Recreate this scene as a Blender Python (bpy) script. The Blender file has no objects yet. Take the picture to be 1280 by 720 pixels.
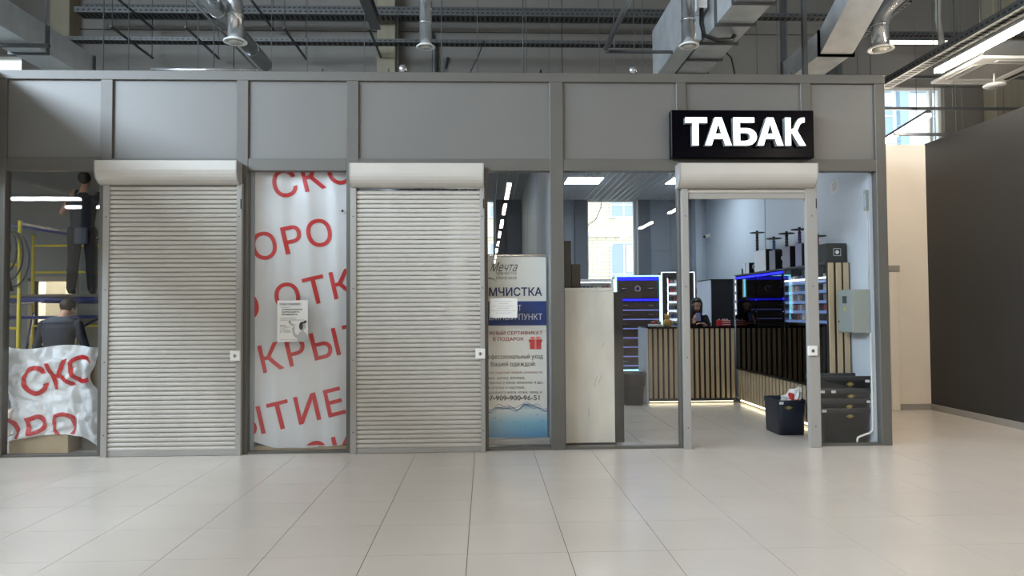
import bpy, bmesh, math, random
from mathutils import Vector, Matrix, noise
from mathutils.geometry import delaunay_2d_cdt
random.seed(7)
SC = bpy.context.scene
COL = SC.collection
PI = math.pi

# ------------------------------------------------------------------ camera
cam_d = bpy.data.cameras.new('camera')
cam = bpy.data.objects.new('camera', cam_d); COL.objects.link(cam)
yaw, pitch, roll = 0.03768, 0.03128, -0.00641
fw = Vector((math.sin(yaw)*math.cos(pitch), math.cos(yaw)*math.cos(pitch), math.sin(pitch)))
rt = Vector((math.cos(yaw), -math.sin(yaw), 0)); up = rt.cross(fw)
r2 = rt*math.cos(roll)+up*math.sin(roll); u2 = up*math.cos(roll)-rt*math.sin(roll)
M = Matrix((r2, u2, -fw)).transposed().to_4x4(); M.translation = Vector((0, -7.3889, 1.4484))
cam.matrix_world = M
cam_d.sensor_width = 36.0; cam_d.lens = 36.0*890/1280; cam_d.clip_start = .05; cam_d.clip_end = 300
SC.camera = cam

# ------------------------------------------------------------------ world and exposure
W = bpy.data.worlds.new('overcast'); SC.world = W; W.use_nodes = True
bg = W.node_tree.nodes['Background']; bg.inputs[0].default_value = (0.80, 0.90, 1.0, 1); bg.inputs[1].default_value = 3.2
SC.view_settings.view_transform = 'Standard'; SC.view_settings.look = 'None'
SC.view_settings.exposure = 0.2; SC.view_settings.gamma = 1.0; SC.view_settings.use_curve_mapping = False

LAMP = 73.0          # radiance of the hall's linear lamps
DAY = 530.0          # watts of daylight through each high side window

def area_light(name, loc, rot, sx, sy, power, col):
    d = bpy.data.lights.new(name, 'AREA'); d.shape = 'RECTANGLE'; d.size = sx; d.size_y = sy; d.energy = power; d.color = col
    o = bpy.data.objects.new(name, d); COL.objects.link(o); o.location = loc; o.rotation_euler = rot
    return o
# daylight entering by the row of high windows in the hall's side wall (X = -9.5)
for i in range(5):
    area_light('window_daylight', (-9.38, -2.2-i*3.2, 6.7), (0, math.radians(-90), 0), 2.2, 2.4, DAY, (.72, .86, 1.0))

# ------------------------------------------------------------------ helpers
def lin(r, g, b): return tuple(((c/255)/12.92 if c/255 <= .04045 else ((c/255+.055)/1.055)**2.4) for c in (r, g, b))
MATS = {}
def mat(name, col, rough=.5, metal=0., var=0., vscale=6., bump=0., bscale=60., emit=0., stretch=None, spec=.5, coat=0., world=False):
    m = bpy.data.materials.new(name); m.use_nodes = True; MATS[name] = m
    nt = m.node_tree; N = nt.nodes; L = nt.links; b = N['Principled BSDF']
    c4 = (*col, 1)
    b.inputs['Base Color'].default_value = c4; b.inputs['Roughness'].default_value = rough; b.inputs['Metallic'].default_value = metal
    b.inputs['Specular IOR Level'].default_value = spec; b.inputs['Coat Weight'].default_value = coat
    if emit: b.inputs['Emission Color'].default_value = c4; b.inputs['Emission Strength'].default_value = emit
    if var or bump:
        tc = N.new('ShaderNodeTexCoord'); mp = N.new('ShaderNodeMapping'); L.new(N.new('ShaderNodeNewGeometry').outputs['Position'] if world else tc.outputs['Object'], mp.inputs[0])
        if stretch: mp.inputs['Scale'].default_value = stretch
        if var:
            n = N.new('ShaderNodeTexNoise'); n.inputs['Scale'].default_value = vscale; n.inputs['Detail'].default_value = 5; L.new(mp.outputs[0], n.inputs['Vector'])
            r = N.new('ShaderNodeMapRange'); r.inputs['From Min'].default_value = .3; r.inputs['From Max'].default_value = .7
            r.inputs['To Min'].default_value = 1-var; r.inputs['To Max'].default_value = 1+var; L.new(n.outputs['Fac'], r.inputs['Value'])
            mx = N.new('ShaderNodeMix'); mx.data_type = 'RGBA'; mx.blend_type = 'MULTIPLY'; mx.inputs['Factor'].default_value = 1
            mx.inputs['A'].default_value = c4; L.new(r.outputs[0], mx.inputs['B']); L.new(mx.outputs['Result'], b.inputs['Base Color'])
        if bump:
            n2 = N.new('ShaderNodeTexNoise'); n2.inputs['Scale'].default_value = bscale; L.new(mp.outputs[0], n2.inputs['Vector'])
            bp = N.new('ShaderNodeBump'); bp.inputs['Strength'].default_value = bump; bp.inputs['Distance'].default_value = .01
            L.new(n2.outputs['Fac'], bp.inputs['Height']); L.new(bp.outputs[0], b.inputs['Normal'])
    return m
def glass(name, tint, ior=1.5, rough=0.):
    m = bpy.data.materials.new(name); m.use_nodes = True; MATS[name] = m
    nt = m.node_tree; N = nt.nodes; L = nt.links
    N.remove(N['Principled BSDF']); out = N['Material Output']
    t = N.new('ShaderNodeBsdfTransparent'); t.inputs[0].default_value = (*tint, 1)
    g = N.new('ShaderNodeBsdfGlossy'); g.inputs['Roughness'].default_value = rough; g.inputs['Color'].default_value = (1, 1, 1, 1)
    r0 = ((ior-1)/(ior+1))**2                       # Schlick reflectance, the same from either side of a pane
    lw_ = N.new('ShaderNodeLayerWeight'); lw_.inputs[0].default_value = .5
    pw_ = N.new('ShaderNodeMath'); pw_.operation = 'POWER'; pw_.inputs[1].default_value = 5; L.new(lw_.outputs['Facing'], pw_.inputs[0])
    f = N.new('ShaderNodeMath'); f.operation = 'MULTIPLY_ADD'; f.inputs[1].default_value = 1-r0; f.inputs[2].default_value = r0; L.new(pw_.outputs[0], f.inputs[0])
    mx = N.new('ShaderNodeMixShader'); L.new(f.outputs[0], mx.inputs[0]); L.new(t.outputs[0], mx.inputs[1]); L.new(g.outputs[0], mx.inputs[2])
    L.new(mx.outputs[0], out.inputs[0]); return m

class MB:
    def __init__(s): s.v = []; s.f = []; s.sm = []
    def add(s, v, f, smooth=False):
        n = len(s.v); s.v += [tuple(p) for p in v]; s.f += [tuple(i+n for i in q) for q in f]; s.sm += [smooth]*len(f); return s
    def box(s, x0, x1, y0, y1, z0, z1, c=0.):
        if x0 > x1: x0, x1 = x1, x0
        if y0 > y1: y0, y1 = y1, y0
        if z0 > z1: z0, z1 = z1, z0
        if c <= 0:
            v = [(x, y, z) for x in (x0, x1) for y in (y0, y1) for z in (z0, z1)]
            return s.add(v, [(0, 1, 3, 2), (4, 6, 7, 5), (0, 4, 5, 1), (2, 3, 7, 6), (0, 2, 6, 4), (1, 5, 7, 3)])
        c = min(c, .45*min(x1-x0, y1-y0, z1-z0))
        bm = bmesh.new(); bmesh.ops.create_cube(bm, size=1)
        for w in bm.verts: w.co = Vector((x0+(x1-x0)*(w.co.x+.5), y0+(y1-y0)*(w.co.y+.5), z0+(z1-z0)*(w.co.z+.5)))
        bmesh.ops.bevel(bm, geom=bm.edges[:], offset=c, segments=1, affect='EDGES')
        bm.verts.ensure_lookup_table()
        s.add([w.co for w in bm.verts], [[w.index for w in f.verts] for f in bm.faces]); bm.free(); return s
    def quad(s, a, b, c, d): return s.add([a, b, c, d], [(0, 1, 2, 3)])
    def prism(s, prof, axis, a, b, smooth=False):
        """closed 2-D profile extruded along axis 'x','y','z' from a to b"""
        n = len(prof)
        def P(p, t): return {'x': (t, p[0], p[1]), 'y': (p[0], t, p[1]), 'z': (p[0], p[1], t)}[axis]
        v = [P(p, a) for p in prof]+[P(p, b) for p in prof]
        s.add(v, [(i, (i+1) % n, n+(i+1) % n, n+i) for i in range(n)], smooth)
        k = len(s.v)-2*n
        s.f += [tuple(k+i for i in range(n))[::-1], tuple(k+n+i for i in range(n))]; s.sm += [False, False]; return s
    def tube(s, pts, r, n=10, caps=True, smooth=True):
        pts = [Vector(p) for p in pts]; rs = r if isinstance(r, (list, tuple)) else [r]*len(pts)
        k0 = len(s.v); prev = None
        for i, p in enumerate(pts):
            if i == 0: d = pts[1]-p
            elif i == len(pts)-1: d = p-pts[i-1]
            else: d = (p-pts[i-1]).normalized()+(pts[i+1]-p).normalized()
            d.normalize()
            if prev is None:
                a = Vector((0, 0, 1)) if abs(d.z) < .9 else Vector((1, 0, 0)); u = d.cross(a).normalized()
            else: u = (prev-d*prev.dot(d)).normalized()
            prev = u; w = d.cross(u)
            for j in range(n):
                t = 2*PI*j/n; s.v.append(tuple(p+(u*math.cos(t)+w*math.sin(t))*rs[i]))
        for i in range(len(pts)-1):
            for j in range(n):
                s.f.append((k0+i*n+j, k0+i*n+(j+1) % n, k0+(i+1)*n+(j+1) % n, k0+(i+1)*n+j)); s.sm.append(smooth)
        if caps:
            s.f += [tuple(k0+j for j in range(n))[::-1], tuple(k0+(len(pts)-1)*n+j for j in range(n))]; s.sm += [False, False]
        return s
    def lathe(s, cx, cy, prof, n=20, smooth=True):
        k0 = len(s.v)
        for r, z in prof:
            for j in range(n): s.v.append((cx+r*math.cos(2*PI*j/n), cy+r*math.sin(2*PI*j/n), z))
        for i in range(len(prof)-1):
            for j in range(n):
                s.f.append((k0+i*n+j, k0+i*n+(j+1) % n, k0+(i+1)*n+(j+1) % n, k0+(i+1)*n+j)); s.sm.append(smooth)
        return s
    def ball(s, c, rx, ry=None, rz=None, n=14, m=9):
        ry = ry or rx; rz = rz or rx
        prof = [(math.sin(PI*i/m), -math.cos(PI*i/m)) for i in range(m+1)]
        k0 = len(s.v)
        for r, z in prof:
            r = max(r, .001)
            for j in range(n): s.v.append((c[0]+rx*r*math.cos(2*PI*j/n), c[1]+ry*r*math.sin(2*PI*j/n), c[2]+rz*z))
        for i in range(m):
            for j in range(n):
                s.f.append((k0+i*n+j, k0+i*n+(j+1) % n, k0+(i+1)*n+(j+1) % n, k0+(i+1)*n+j)); s.sm.append(True)
        return s
    def mesh(s, name, m, off=Vector((0, 0, 0))):
        me = bpy.data.meshes.new(name)
        me.from_pydata([(a-off.x, b-off.y, c-off.z) for a, b, c in s.v], [], s.f); me.update()
        bm = bmesh.new(); bm.from_mesh(me); bmesh.ops.recalc_face_normals(bm, faces=bm.faces); bm.to_mesh(me); bm.free()
        for p, q in zip(me.polygons, s.sm): p.use_smooth = q
        me.materials.append(m); return me

ORG = {}
def origin_of(o): return ORG.get(o.name, Vector((0, 0, 0)))
def link(name, me, parent=None, loc=None):
    o = bpy.data.objects.new(name, me); COL.objects.link(o)
    if parent is not None: o.parent = parent
    if loc is not None: o.location = loc
    return o
def tag(o, label, cat, group=None):
    o['label'] = label; o['category'] = cat
    if group: o['group'] = group
    return o
def thing(name, label, cat, base, group=None):
    o = bpy.data.objects.new(name, None); COL.objects.link(o); o.location = base; o.empty_display_size = .1
    ORG[o.name] = Vector(base); return tag(o, label, cat, group)
def part(name, mb, m, parent):
    """mb in world coordinates"""
    off = origin_of(parent); o = link(name, mb.mesh(name, m, off), parent); ORG[o.name] = off; return o
def solo(name, mb, m, label, cat, group=None):
    xs, ys, zs = zip(*mb.v); b = Vector(((min(xs)+max(xs))/2, (min(ys)+max(ys))/2, min(zs)))
    o = link(name, mb.mesh(name, m, b), None, b); ORG[o.name] = b; return tag(o, label, cat, group)
def struct(name, mb, m):
    o = link(name, mb.mesh(name, m)); o['kind'] = 'structure'; return o
def repeat(name, me, parent, locs):
    return [link(name, me, parent, l) for l in locs]
def clone(root, loc, label=None, group=None):
    r = root.copy(); COL.objects.link(r); r.location = loc; ORG[r.name] = Vector(loc)
    if label: r['label'] = label
    if group: r['group'] = group
    for ch in root.children:
        c = ch.copy(); COL.objects.link(c); c.parent = r
        for g in ch.children:
            d = g.copy(); COL.objects.link(d); d.parent = c
    return r

_GC = {}
def _raw(body):
    c = bpy.data.curves.new('txt', 'FONT'); c.body = body; c.fill_mode = 'NONE'; c.resolution_u = 3
    o = bpy.data.objects.new('txt', c); COL.objects.link(o); me = bpy.data.meshes.new_from_object(o)
    v = [(q.co.x, q.co.y) for q in me.vertices]; e = [tuple(q.vertices) for q in me.edges]
    bpy.data.objects.remove(o); bpy.data.curves.remove(c); bpy.data.meshes.remove(me); return v, e
BAR = min(p[0] for p in _raw('|')[0])
def _glyph(ch, bold):
    """one character: filled by the non-zero rule so that overlapping outlines stay solid; returns verts, faces, advance"""
    if (ch, bold) in _GC: return _GC[ch, bold]
    adv = max(p[0] for p in _raw(ch+'|')[0]) - max(p[0] for p in _raw('|')[0])
    v, e = _raw(ch) if ch != ' ' else ([], [])
    if not v: _GC[ch, bold] = ([], [], adv); return _GC[ch, bold]
    nxt = {i: j for i, j in e}; used = set(); loops = []
    adj = {}
    for i, j in e: adj.setdefault(i, []).append(j); adj.setdefault(j, []).append(i)
    for st in range(len(v)):
        if st in used or st not in adj: continue
        lp = [st]; used.add(st); prev, cur = None, st
        while True:
            cand = [k for k in adj[cur] if k != prev and k not in used]
            if not cand: break
            k = min(cand) if prev is None else cand[0]
            lp.append(k); used.add(k); prev, cur = cur, k
        if len(lp) > 2: loops.append([v[k] for k in lp])
    ar = [sum(p[0]*q[1]-q[0]*p[1] for p, q in zip(lp, lp[1:]+lp[:1]))/2 for lp in loops]
    sg_ = 1 if max(ar, key=abs) > 0 else -1
    if bold:
        out = []
        for lp in loops:
            n = len(lp); q = []
            for i in range(n):
                a, b, c = lp[i-1], lp[i], lp[(i+1) % n]
                def nn(p, r):
                    dx, dy = r[0]-p[0], r[1]-p[1]; l = math.hypot(dx, dy) or 1; return (dy/l*sg_, -dx/l*sg_)
                n1, n2 = nn(a, b), nn(b, c); sx, sy = n1[0]+n2[0], n1[1]+n2[1]; d = max(.5, 1+n1[0]*n2[0]+n1[1]*n2[1])
                q.append((b[0]+sx/d*bold, b[1]+sy/d*bold))
            out.append(q)
        loops = out
    pts, ed = [], []
    for lp in loops:
        k = len(pts); pts += [Vector(p) for p in lp]; ed += [(k+i, k+(i+1) % len(lp)) for i in range(len(lp))]
    rv, re_, rf, *_ = delaunay_2d_cdt(pts, ed, [], 0, 1e-6)
    F = []
    for f in rf:
        cx = sum(rv[i].x for i in f)/len(f); cy = sum(rv[i].y for i in f)/len(f); w = 0
        for lp in loops:
            for p, q in zip(lp, lp[1:]+lp[:1]):
                if (p[1] <= cy) != (q[1] <= cy):
                    x = p[0]+(cy-p[1])/(q[1]-p[1])*(q[0]-p[0])
                    if x > cx: w += 1 if q[1] > p[1] else -1
        if w: F.append(tuple(f))
    _GC[ch, bold] = ([(p.x, p.y) for p in rv], F, adv); return _GC[ch, bold]
def glyphs(body, bold=0., extrude=0., shear=0., spacing=1.):
    """(verts, faces) of a line of text in its own XY plane"""
    V, F, x = [], [], 0.
    for ch in body:
        v, f, a = _glyph(ch, bold); k = len(V)
        V += [(p[0]+x+shear*p[1], p[1], 0.) for p in v]; F += [tuple(i+k for i in q) for q in f]; x += a*spacing
    return V, F
def text(body, x0, x1, z0, z1, y, bold=0., depth=0., shear=0., spacing=1., mb=None):
    """lettering facing -Y fitted into the rectangle; x1 None keeps the aspect"""
    v, f = glyphs(body, bold, 0, shear, spacing)
    mb = mb or MB()
    if not v: return mb
    xs = [p[0] for p in v]; ys = [p[1] for p in v]; ax, bx, ay, by = min(xs), max(xs), min(ys), max(ys)
    sz = (z1-z0)/max(by-ay, 1e-6); sx = sz if x1 is None else (x1-x0)/max(bx-ax, 1e-6)
    q = [(x0+(p[0]-ax)*sx, y, z0+(p[1]-ay)*sz) for p in v]
    mb.add(q, f)
    return mb

# ------------------------------------------------------------------ materials
frame_m = mat('frame_grey', lin(92, 90, 85), .42, .0, .04, 3)
panel_m = mat('panel_grey', lin(109, 108, 105), .38, 0, .03, 1.2)
shut_m = mat('shutter_paint', lin(188, 184, 177), .26, 0, .03, 4)
rail_m = mat('rail_paint', lin(156, 154, 150), .4)
tile_m = mat('floor_tile', lin(206, 197, 187), .22, 0, .045, 1.1, .03, 90, world=True)
grout_m = mat('grout', lin(96, 93, 88), .9)
wallw_m = mat('white_wall', lin(228, 218, 203), .75, 0, .03, 2, .05, 120)
black_m = mat('black_wall', lin(44, 43, 42), .55, 0, .06, 1.2, .03, 80)
base_m = mat('baseboard_grey', lin(150, 145, 138), .4)
sand_m = mat('sandwich_panel', lin(104, 101, 95), .55, 0, .05, 2.0, .15, 30, stretch=(.02, .02, 4.0))
conc_m = mat('concrete', lin(165, 163, 158), .85, 0, .12, 2)
dark_m = mat('dark_ceiling', lin(150, 150, 148), .9)
colm_m = mat('beige_column', lin(126, 120, 102), .7, 0, .06, 3, stretch=(4, 4, .3))
duct_m = mat('galvanised_duct', lin(200, 203, 205), .30, .55, .14, 3.5)
spir_m = mat('spiral_duct', lin(176, 179, 181), .22, .92, .1, 8)
steel_m = mat('dark_steel', lin(72, 74, 76), .5, .3, .1, 6)
tray_m = mat('cable_tray', lin(84, 86, 86), .45, .5, .1, 6)
blackp = mat('black_plastic', lin(26, 27, 29), .4)
navyp = mat('navy_tote', lin(25, 30, 38), .45, 0, .06, 5)
white_m = mat('white_plastic', lin(228, 228, 224), .45)
paper_m = mat('paper', lin(225, 225, 222), .7)
ink_m = mat('ink', lin(45, 45, 50), .6)
red_m = mat('red_print', lin(196, 36, 42), .5)
film_m = mat('white_film', lin(212, 214, 217), .38, 0, .03, 3)
crump_m = mat('crumpled_film', lin(222, 226, 230), .35, 0, .04, 5)
card_m = mat('cardboard', lin(176, 158, 128), .8, 0, .08, 5)
cream_m = mat('cream_board', lin(216, 212, 202), .5, 0, .10, 3, stretch=(1.5, 1.5, .5))
oak_m = mat('oak_slat', lin(190, 170, 138), .5, 0, .10, 6, stretch=(6, 6, .5))
char_m = mat('charcoal', lin(22, 22, 24), .45)
bwall_m = mat('shop_wall', lin(206, 214, 224), .6, 0, .02, 2)
gwall_m = mat('grey_wall_panel', lin(150, 158, 168), .5, 0, .03, 2)
dgrey_m = mat('dark_grey_column', lin(112, 116, 126), .5)
barw_m = mat('ceiling_bar_white', lin(205, 210, 215), .4)
lamp_m = mat('lamp_white', (1., .875, .72), .5, emit=LAMP)
lampc_m = mat('lamp_cool', (.93, .97, 1.), .5, emit=26.0)
panel_lamp = mat('ceiling_panel_light', (.78, .90, 1.), .5, emit=17.0)
letter_l = mat('lit_letter', (.88, .97, 1.), .5, emit=2.2)
letter_s = mat('letter_side', lin(140, 145, 148), .5)
signb_m = mat('sign_black', lin(3, 3, 10), .2, spec=.06)
ledblue = mat('blue_led', (.015, .015, .9), .5, emit=1.5)
ledviol = mat('violet_led', (.26, .28, .72), .5, emit=.3)
ledcyan = mat('cyan_led', (.25, .85, 1.), .5, emit=3.2)
ledwhite = mat('white_led', (.85, .93, 1.), .5, emit=2.0)
ledwarm = mat('warm_led', (1., .88, .6), .5, emit=5.0)
brown_m = mat('brown_drawer', lin(64, 50, 46), .4, 0, .1, 8)
chrome = mat('chrome', lin(200, 200, 200), .2, 1.)
yel_m = mat('scaffold_yellow', lin(196, 178, 50), .45)
blu_m = mat('scaffold_blue', lin(40, 52, 110), .45)
brick_m = None
blackgl = mat('black_gloss', lin(10, 10, 12), .12)
elec_m = mat('electric_box', lin(152, 159, 154), .4)
glass_m = glass('clear_glass', (.985, .99, .988))
glassd_m = glass('cabinet_glass', (.92, .92, .94), 1.3)
glassk_m = glass('smoked_glass', (.12, .12, .13), 1.3)

# ================================================================== SETTING
# ---- floor with tiles (0.6 m grid)
fl = struct('floor', MB().box(-10, 12, -46, 6.2, -.12, -.004), grout_m)
tile_me = MB().box(-.2980, .2980, -.2980, .2980, -.006, 0).mesh('tile', tile_m)
GX, GY = -1.3136-.6*14, -1.3-.6*74
near, far = [], MB()
camp = Vector((0, -7.3889, 1.45))
for i in range(0, 36):
    for j in range(0, 88):
        cx, cy = GX+.3+.6*i, GY+.3+.6*j
        if cx > 11.7 or cy > 6.0: continue
        d = cy+7.3889
        t = (cx/d) if d > 0.6 else 9
        vis = d > 3.3 and -.76 < t < .87 and cy < 4.4 and not (cy > .3 and cx < -.1) and not (cy > .3 and cx > 6.3)
        if vis: near.append((d, cx, cy))
        else: far.box(cx-.2980, cx+.2980, cy-.2980, cy+.2980, -.006, 0)
near.sort()
for d, cx, cy in near[300:]: far.box(cx-.2980, cx+.2980, cy-.2980, cy+.2980, -.006, 0)
repeat('tile', tile_me, fl, [(cx, cy, 0) for d, cx, cy in near[:300]])
ft = link('tile_field', far.mesh('tile_field', tile_m), fl); ft['kind'] = 'stuff'

# ---- outer rear wall with window openings
def wall_y(name, m, y0, y1, X0, X1, Z0, Z1, holes):
    """wall slab across X with rectangular holes (x0,x1,z0,z1)"""
    mb = MB(); xs = sorted(set([X0, X1]+[h for q in holes for h in q[:2]]))
    for a, b in zip(xs, xs[1:]):
        zs = [(q[2], q[3]) for q in holes if q[0] <= a+1e-6 and q[1] >= b-1e-6]
        cur = Z0
        for p, q in sorted(zs):
            if p > cur: mb.box(a, b, y0, y1, cur, p)
            cur = q
        if cur < Z1: mb.box(a, b, y0, y1, cur, Z1)
    return struct(name, mb, m)
rear_holes = [(1.93, 2.9, .9, 3.57), (-.75, .21, .9, 3.57), (7.7, 8.95, 3.2, 5.76), (-9.4, -8.6, 4.9, 6.25)]
rear = wall_y('wall_rear', conc_m, 6.12, 6.3, -10, 12, -.1, 8.6, rear_holes)
# horizontal sandwich panels on the wall, visible above the shop roofs
zr = [3.75, 4.75, 5.75, 6.75, 7.75, 8.6]
for k in range(5):
    for a, b in ((-10, -4.7), (-4.7, 1.5), (1.5, 7.5), (7.5, 12)):
        segs = [(a, b, zr[k], zr[k+1])]
        if a == 7.5:
            if k < 2: segs = [(7.5, 7.7, zr[k], zr[k+1]), (8.95, 12, zr[k], zr[k+1])]
        if a == -10:
            if k == 1: segs = [(a, -9.4, 4.75, 5.75), (-8.6, b, 4.75, 5.75), (-9.4, -8.6, 4.75, 4.9)]
            if k == 2: segs = [(a, -9.4, 5.75, 6.75), (-8.6, b, 5.75, 6.75), (-9.4, -8.6, 6.25, 6.75)]
        for s in segs:
            off = Vector((s[0], 6.0, s[2])); mb = MB().box(s[0]+.004, s[1]-.004, 6.04, 6.12, s[2]+.006, s[3]-.006, .008)
            link('wall_panel', mb.mesh('wall_panel', sand_m, off), rear, off)
for x0, x1 in ((-1.98, -1.64), (-7.9, -7.55), (9.75, 10.4)):
    part('wall_column', MB().box(x0, x1, 5.72, 6.06, 0, 8.6, .01), colm_m, rear)
struct('wall_left', MB().box(-9.7, -9.5, -46, 6.3, 0, 5.5).box(-9.7, -9.5, -46, 6.3, 8.1, 8.6).box(-9.7, -9.5, -.5, 6.3, 5.5, 8.1).box(-9.7, -9.5, -46, -20, 5.5, 8.1), conc_m)
for k in range(6):
    y = -.9-3.2*k
    w = struct('window_%d' % (k+4), MB().box(-9.66, -9.54, y-.06, y+.06, 5.5, 8.1), white_m)
    part('pane', MB().box(-9.61, -9.6, y-3.1, y-.06, 5.5, 8.1), glass_m, w)
struct('wall_right', MB().box(11.9, 12.1, -46, 6.3, 0, 8.6), conc_m)
struct('wall_back', MB().box(-10, 12, -46.2, -46, 0, 8.6), conc_m)
struct('ceiling', MB().box(-10, 12, -46, 6.3, 8.6, 8.8), dark_m)
# windows of the rear wall
def window(n, x0, x1, z0, z1, mull=()):
    w = struct('window_%d' % n, MB().box(x0, x0+.05, 6.14, 6.22, z0, z1).box(x1-.05, x1, 6.14, 6.22, z0, z1).box(x0+.05, x1-.05, 6.14, 6.22, z0, z0+.05).box(x0+.05, x1-.05, 6.14, 6.22, z1-.05, z1), white_m)
    part('pane', MB().box(x0+.05, x1-.05, 6.175, 6.185, z0+.05, z1-.05), glass_m, w)
    for m_ in mull: part('mullion', m_, white_m, w)
window(10, -9.4, -8.6, 4.9, 6.25)
window(1, 1.93, 2.9, .9, 3.57)
window(2, -.75, .21, .9, 3.57)
window(3, 7.7, 8.95, 3.2, 5.76, [MB().box(8.72, 8.78, 6.13, 6.23, 3.25, 5.71), MB().box(7.75, 8.72, 6.15, 6.21, 4.2, 4.24)])

# ---- shop fronts: grey profile frame, infill panels, glass
front = struct('wall_front', MB().box(-4.99, 4.28, 0, .1, 3.845, 3.94, .004), frame_m)
for x0, x1, z1 in ((-4.99, -4.87, 3.845), (-3.93, -3.81, 3.845), (-2.555, -2.435, 3.845), (-1.43, -1.305, 3.845), (.685, .825, 3.845), (2.03, 2.135, 3.845),
                   (3.365, 3.475, 3.845), (4.17, 4.28, 3.845), (-.015, .03, 2.905)):
    zz = 2.905 if x0 == 3.365 else 0
    part('post', MB().box(x0, x1, -.004 if x0 == .685 else 0, .1, zz, z1, .004), frame_m, front)
bays = [(-4.87, -3.93), (-3.81, -2.555), (-2.435, -1.43), (-1.305, .685), (.825, 2.03), (2.135, 3.365), (3.475, 4.17)]
for a, b in bays:
    part('header_rail', MB().box(a, b, .002, .1, 2.905, 3.03, .003), frame_m, front)
    part('infill_panel', MB().box(a, b, .03, .06, 3.03, 3.845), panel_m, front)
for a, b in ((-4.87, -3.93), (-2.435, -1.43), (.03, .685), (.825, 2.03), (3.475, 4.17)):
    part('pane', MB().box(a, b, .045, .053, .025, 2.905), glass_m, front)
    part('sill_rail', MB().box(a, b, .01, .09, 0, .025, .003), frame_m, front)
part('roof_edge_beam', MB().box(-1.5, 4.25, .22, .34, 3.80, 3.975), steel_m, front)
# side shop front at the corner (runs towards the hall)
side = struct('trim_1', MB().box(-5.11, -4.99, -7, 0, 3.845, 3.94).box(-5.11, -4.99, -7, 0, 2.905, 3.03), frame_m)
for k in range(5):
    y = -.12-1.7*k
    part('post', MB().box(-5.11, -4.99, y, y+.12, 0, 3.845), frame_m, side)
    if k < 4:
        part('infill_panel', MB().box(-5.07, -5.03, y-1.58, y, 3.03, 3.845), panel_m, side)
        part('pane', MB().box(-5.055, -5.047, y-1.58, y, 0, 2.905), glass_m, side)

# ---- inner walls of the shops
struct('wall_tobacco', MB().box(4.14, 4.26, .1, 6.04, 0, 3.79), bwall_m)
pw = struct('wall_partition', MB().box(.70, .80, .1, 6.04, 0, 3.75), gwall_m)
for a, b in ((.1, 1.9), (1.93, 3.98), (4.01, 6.03)):
    part('wall_panel', MB().box(.685, .70, a, b, 0, 3.55, .004), gwall_m, pw)
struct('wall_cleaner', MB().box(-1.42, -1.32, .1, 6.04, 0, 3.75), gwall_m)
bk = wall_y('wall_shop_back', gwall_m, 6.0, 6.12, -1.32, 4.26, 0, 3.75, [(1.93, 2.9, .9, 3.57), (-.75, .21, .9, 3.57)])
for x0, x1, z0, z1 in ((.81, 1.24, 0, 2.55), (1.25, 1.68, 0, 2.55), (.81, 1.24, 2.56, 3.55), (1.25, 1.68, 2.56, 3.55),
                       (3.14, 3.52, 0, 2.55), (3.53, 4.1, 0, 2.55), (3.14, 3.52, 2.56, 3.55), (3.53, 4.1, 2.56, 3.55),
                       (.42, .68, 0, 2.55), (.42, .68, 2.56, 3.55)):
    part('wall_panel', MB().box(x0, x1, 5.985, 6.0, z0, z1, .003), gwall_m, bk)
for x0, x1 in ((1.70, 1.93), (2.9, 3.12), (.21, .40)):
    part('window_jamb', MB().box(x0, x1, 5.93, 6.0, 0, 3.55), dgrey_m, bk)
part('corner_pilaster', MB().box(3.93, 4.05, 5.72, 5.99, 0, 3.52).box(4.05, 4.14, 5.80, 5.99, 0, 3.52), bwall_m, bk)
# open-cell ceilings over the tobacco shop and the cleaner
def cell_ceiling(name, x0, x1, y0, y1, pitch):
    c = struct(name, MB().box(x0, x1, y0, y1, 3.72, 3.78), mat(name+'_slab', lin(92, 98, 108), .8))
    l1 = MB().box(-.006, .006, y0, y1, 3.52, 3.575).mesh('ceiling_bar', barw_m)
    l2 = MB().box(x0, x1, -.006, .006, 3.521, 3.574).mesh('cross_bar', barw_m)
    n = int((x1-x0)/pitch); repeat('ceiling_bar', l1, c, [(x0+pitch*(k+.5), 0, 0) for k in range(n)])
    n = int((y1-1.8)/pitch); repeat('cross_bar', l2, c, [(0, 1.8+pitch*(k+.5), 0) for k in range(n)])
    return c
cell_ceiling('ceiling_tobacco', .8, 4.14, .1, 6.0, .115)
cell_ceiling('ceiling_cleaner', -1.32, .685, .1, 6.0, .16)
# recessed square lights of the tobacco shop
pl0 = thing('ceiling_panel_light', 'square white light panel set in the open-cell ceiling', 'light', (1.58, 3.87, 3.51), 'square light panels of the tobacco shop')
part('frame', MB().box(1.28, 1.88, 3.57, 3.59, 3.505, 3.56).box(1.28, 1.88, 4.15, 4.17, 3.505, 3.56).box(1.28, 1.30, 3.59, 4.15, 3.505, 3.56).box(1.86, 1.88, 3.59, 4.15, 3.505, 3.56), white_m, pl0)
part('diffuser', MB().box(1.30, 1.86, 3.59, 4.15, 3.508, 3.53), panel_lamp, pl0)
clone(pl0, (3.24, 3.87, 3.51))
pl2 = thing('ceiling_panel_light', 'dimmer square light panel near the shop front inside the tobacco shop', 'light', (1.58, 1.4, 3.51), 'front light panels of the tobacco shop')
part('frame', MB().box(1.28, 1.88, 1.1, 1.7, 3.515, 3.56), white_m, pl2)
part('diffuser', MB().box(1.30, 1.86, 1.12, 1.68, 3.508, 3.515), mat('front_panel_light', (.88, .95, 1.), .5, emit=9.0), pl2)
clone(pl2, (2.9, 1.4, 3.51))
pl1 = thing('ceiling_panel_light', 'square white light panel in the dry cleaner ceiling', 'light', (-.6, 2.4, 3.51))
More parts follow.
